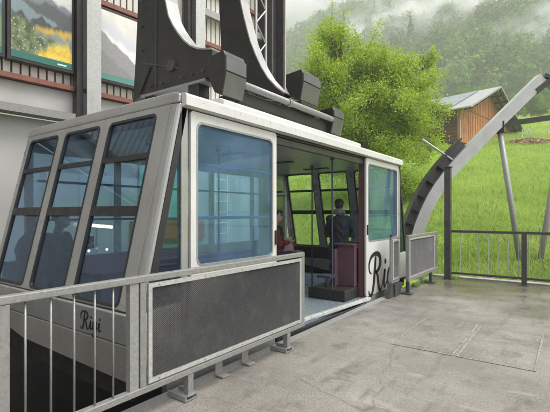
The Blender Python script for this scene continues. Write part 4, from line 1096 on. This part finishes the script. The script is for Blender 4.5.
lob = [L_(*a) for a in ((332,42,19.5,24),(322,72,19,26),(350,70,20.5,30),(345,110,19.5,34),(318,118,20.5,24),(378,88,20,30),(400,70,20.5,24),(418,88,20,24),(405,115,19,32),(428,118,20.5,20),(375,135,20.8,36),(420,150,20,26),(395,165,19.2,32),(408,195,19.6,26),(350,160,21,38),(390,225,20,34),(355,215,20.5,36),(428,62,20.6,13),(302,98,19.8,14),(312,78,19.6,15),(306,128,20,16),(440,112,20,12),(330,28,19.6,12),(434,80,20.2,10),(362,56,20.2,22),(378,66,19.7,20),(388,108,19.4,28),(318,92,20,22),(335,150,20.3,30),(300,140,20.4,14))]
tree('tree', (bx, by, float(terr(bx, by))), lob, 190000, .09, 'bright yellow green leafy tree rising behind the cabin', M['leaf'], .22, twigs=16)
def round_tree(u, dep, r_, h_, label, m_leaf=M['bushleaf'], n=2600, s=.5):
    x, y = wat(u, dep); z = float(terr(x, y))
    lb = [(x+random.uniform(-.5,.5)*r_, y+random.uniform(-.5,.5)*r_, z+h_*f, r_*k) for f, k in ((.35,.62),(.5,.68),(.6,.6),(.75,.5),(.42,.6),(.3,.55))]
    tree('tree', (x, y, z), lb, n, s, label, m_leaf, .16, 'trees at the upper meadow edge', twigs=8)
round_tree(531, 84, 3.4, 5.8, 'round dark green tree on the upper meadow right of the barn gable', n=5000, s=.36)
round_tree(512, 96, 3.0, 6.5, 'bushy tree just behind the barn roof peak', n=3500, s=.45)
round_tree(470, 105, 4.2, 9, 'bushy tree above the barn solar roof', n=4000, s=.5)
round_tree(455, 98, 3.6, 8, 'bushy tree above the left end of the barn roof', n=4000, s=.5)
round_tree(556, 100, 4.5, 9, 'broad tree at the far right of the upper meadow', n=4000, s=.5)
round_tree(490, 118, 4, 9, 'small bushy tree at the wood edge above the barn ridge', n=3000, s=.55)

# weeds at the foot of the mesh railing
def weed(x, y, n, h_, label):
    C = []; m = MB()
    for k in range(n):
        a = random.uniform(0, 6.28); l = random.uniform(.4, 1)*h_; r_ = random.uniform(.02, .09)
        b = Vector((x+random.uniform(-.07,.07), y+random.uniform(-.1,.1), .004)); tp = b + Vector((math.cos(a)*r_, math.sin(a)*r_, l)); sd_ = Vector((-math.sin(a), math.cos(a), 0))*.006
        md_ = (b+tp)/2 + Vector((0,0,l*.12)); m.add([b-sd_, b+sd_, md_+sd_*1.2, tp, md_-sd_*1.2], [(0,1,2,3,4)])
    tag(obj('weed', m, M['grass'], None, loc=(x,y,.004)), label, 'weed', 'weeds in the platform joints')
weed(-2.75, 9.0, 60, .11, 'small weed tuft under the dark mesh railing'); weed(-2.3, 10.66, 50, .12, 'small weed tuft at the foot of the tall steel post'); weed(-2.8, 9.75, 45, .10, 'small weed tuft at the end of the mesh railing')

gm = MB(); rng = random.Random(11)
for q in range(170):
    if q % 3: x, y = -2.84 + abs(rng.gauss(0, .22)), rng.uniform(1.5, 10.4)
    else: x, y = rng.uniform(-2.7, 4), rng.uniform(1.5, 10.4)
    s_ = rng.uniform(.002, .006); gm.sphere((x, y, s_*.5 + .004), s_, 6, 4, rng.uniform(.7, 1.3), rng.uniform(.7, 1.3), .7)
tag(obj('gravel', gm, M['kerb']), 'tiny grit scattered on the platform concrete', 'gravel', kind='stuff')

# ------------------------------------------------------------------ grass and forest
def blades(n, dep0, dep1, u0, u1, h0, h1, wd, name):
    dep = dep0 * (dep1/dep0)**np.random.uniform(0, 1, n); u = np.random.uniform(u0, u1, n); a = (u-275)/410
    X = (-.5864+.81*a)*dep; Y = (.81+.5864*a)*dep
    keep = (X*NX + Y*NY > 10.5) & (Y > 11.03); X, Y, dep = X[keep], Y[keep], dep[keep]; n = len(X)
    Z = terr(X, Y) - .02
    clump = .5 + .5*np.sin(X*1.7+2*np.sin(Y*.9))*np.sin(Y*1.3+1.5*np.sin(X*.7))
    h = np.random.uniform(h0, h1, n) * (.55+.7*clump); th = np.random.uniform(0, 2*np.pi, n); ln = np.random.uniform(.15, .7, n)*h
    ww = wd * (dep/12)
    V = np.empty((n,4,3), np.float32)
    cx_, sx_ = np.cos(th), np.sin(th); ox = np.random.uniform(0, 2*np.pi, n)
    V[:,0] = np.stack([X-cx_*ww, Y-sx_*ww, Z], 1); V[:,1] = np.stack([X+cx_*ww, Y+sx_*ww, Z], 1)
    V[:,2] = np.stack([X+cx_*ww*.5+np.cos(ox)*ln*.5, Y+sx_*ww*.5+np.sin(ox)*ln*.5, Z+h*.65], 1)
    V[:,3] = np.stack([X+np.cos(ox)*ln, Y+np.sin(ox)*ln, Z+h], 1)
    pt = .5+.5*np.sin(X*.31+1.3*np.sin(Y*.23))*np.sin(Y*.27+X*.11+1.1*np.sin(X*.4)); h *= .6+.8*pt; V[:,2,2] = Z+h*.65; V[:,3,2] = Z+h
    tint = np.repeat(np.clip(clump*.3+pt*.45-.12+np.random.uniform(0,.5,n), 0, 1), 4)
    return V.reshape(-1,3), np.arange(4*n).reshape(n,4), tint
parts = [blades(230000, 9.4, 34, 240, 640, .09, .28, .011, 'near'), blades(90000, 34, 110, 380, 620, .15, .40, .013, 'far')]
off = 0; VV, FF, TT = [], [], []
for V, F, T0 in parts: VV.append(V); FF.append(F+off); TT.append(T0); off += len(V)
tag(link('meadow_grass', np_mesh('meadow_grass', np.concatenate(VV), np.concatenate(FF), M['grass'], np.concatenate(TT))), 'tall yellow green grass covering the meadow slope', 'grass', kind='stuff')

nT = 5200
dd = np.sqrt(np.random.uniform(146**2, 545**2, nT)); uu = np.random.uniform(170, 660, nT); aa = (uu-275)/410
cs_ = 1/np.sqrt(1+aa*aa)
X = (-.5864+.81*aa)*dd*cs_*1.06; Y = (.81+.5864*aa)*dd*cs_*1.06
kp = X*NX+Y*NY > 140; X, Y = X[kp], Y[kp]; nT = len(X)
Z = terr(X, Y)
sz = np.random.uniform(3.0, 5.4, nT); hh = sz*np.random.uniform(1.0, 1.7, nT)
K = 170
u_ = np.random.normal(size=(nT,K,3)); u_ /= np.linalg.norm(u_, axis=2)[:,:,None]
u_[:,:,2] = np.where(u_[:,:,2] < -.35, -u_[:,:,2], u_[:,:,2])
bump_ = 1 + .22*np.sin(u_[:,:,0]*4+np.random.uniform(0,6,(nT,1)))*np.cos(u_[:,:,1]*4+np.random.uniform(0,6,(nT,1)))
rad = (np.random.uniform(.55, 1.05, (nT,K))**.5 * bump_)[:,:,None]
con = (np.random.uniform(size=nT) < .05)[:,None]
taper = np.where(con, np.clip(1.05 - (u_[:,:,2]+.3)*.75, .12, 1), 1)[:,:,None]
C = u_*rad; C[:,:,:2] *= taper
C = C * np.stack([sz*np.where(con[:,0],.6,1), sz*np.where(con[:,0],.6,1), hh*np.where(con[:,0],1.5,1)], 1)[:,None,:]
C = C + np.stack([X, Y, Z + hh*.9], 1)[:,None,:]
ct = np.random.uniform(0, 1, nT)*.75; ct = np.where(con[:,0], ct*.5, ct)
V, F = cards(C.reshape(-1,3), np.repeat(sz*.27, K), u_.reshape(-1,3)*1.1, .2, 1.3)
tint = np.repeat(np.clip(np.repeat(ct, K) + np.random.uniform(-.05, .25, nT*K), 0, 1), 4)
tag(link('forest', np_mesh('forest', V, F, M['forest'], tint)), 'dense green forest covering the misty mountainside', 'forest', kind='stuff')

# ------------------------------------------------------------------ haze and drifting mist
def volume(name, dens, colr=(.99, .995, 1.0)):
    m = bpy.data.materials.new(name); m.use_nodes = True; t = m.node_tree; t.nodes.clear()
    o = t.nodes.new('ShaderNodeOutputMaterial'); v = t.nodes.new('ShaderNodeVolumePrincipled')
    v.inputs['Color'].default_value = (*colr, 1); v.inputs['Density'].default_value = dens; v.inputs['Anisotropy'].default_value = .2
    t.links.new(v.outputs[0], o.inputs['Volume']); return m, t, v
hm, _, _ = volume('haze_air', .00125)
m = MB(); m.box(-700, 500, -60, 760, -6, 470); hz = tag(obj('haze', m, hm), 'thin pale haze filling the valley air', 'haze', kind='stuff')
def mist(u, v, dep, rx, ry, rz, dens, label, seed):
    x, y = wat(u, dep); z = 1.6-(v-213)/410*dep
    mt, t, vo = volume('drifting_mist', 0)
    tc = t.nodes.new('ShaderNodeTexCoord')
    ln = N(t, 'ShaderNodeVectorMath', operation='LENGTH'); t.links.new(tc.outputs['Object'], ln.inputs[0])
    fall = ramp(t, ln.outputs['Value'], .35, 1.0, 1, 0)
    mp = t.nodes.new('ShaderNodeMapping'); mp.inputs['Location'].default_value = (seed, seed*.7, 0); mp.inputs['Scale'].default_value = (rx/ry, 1, rz/ry*1.3)
    t.links.new(tc.outputs['Object'], mp.inputs[0])
    n = noise(t, 2.4, 5, mp.outputs[0], .6)
    nr = ramp(t, n, .42, .72, 0, dens)
    mu = N(t, 'ShaderNodeMath', operation='MULTIPLY'); t.links.new(fall, mu.inputs[0]); t.links.new(nr, mu.inputs[1]); t.links.new(mu.outputs[0], vo.inputs['Density'])
    mb = MB(); mb.sphere((0,0,0), 1.0, 20, 12)
    o = obj('mist', mb, mt, None, loc=(0,0,0)); o.location = (x, y, z); o.scale = (rx, ry, rz); o.rotation_euler = (0, R(-12), R(20))
    tag(o, label, 'mist', kind='stuff')
mist(405, 34, 235, 62, 26, 18, .24, 'white mist drifting over the forest behind the leafy tree', 1.3)
mist(300, -2, 360, 130, 40, 44, .3, 'white cloud bank hiding the left mountain crest', 4.1)
mist(548, 42, 160, 30, 18, 17, .2, 'white mist lying on the forest at the right edge', 7.7)
mist(455, 6, 240, 85, 30, 22, .16, 'thin white mist trailing across the upper forest', 9.2)
mist(515, -6, 190, 70, 26, 17, .22, 'white cloud bank along the mountain crest', 2.2)
mist(350, 22, 330, 70, 30, 26, .08, 'pale mist wisp above the left part of the leafy tree', 5.5)
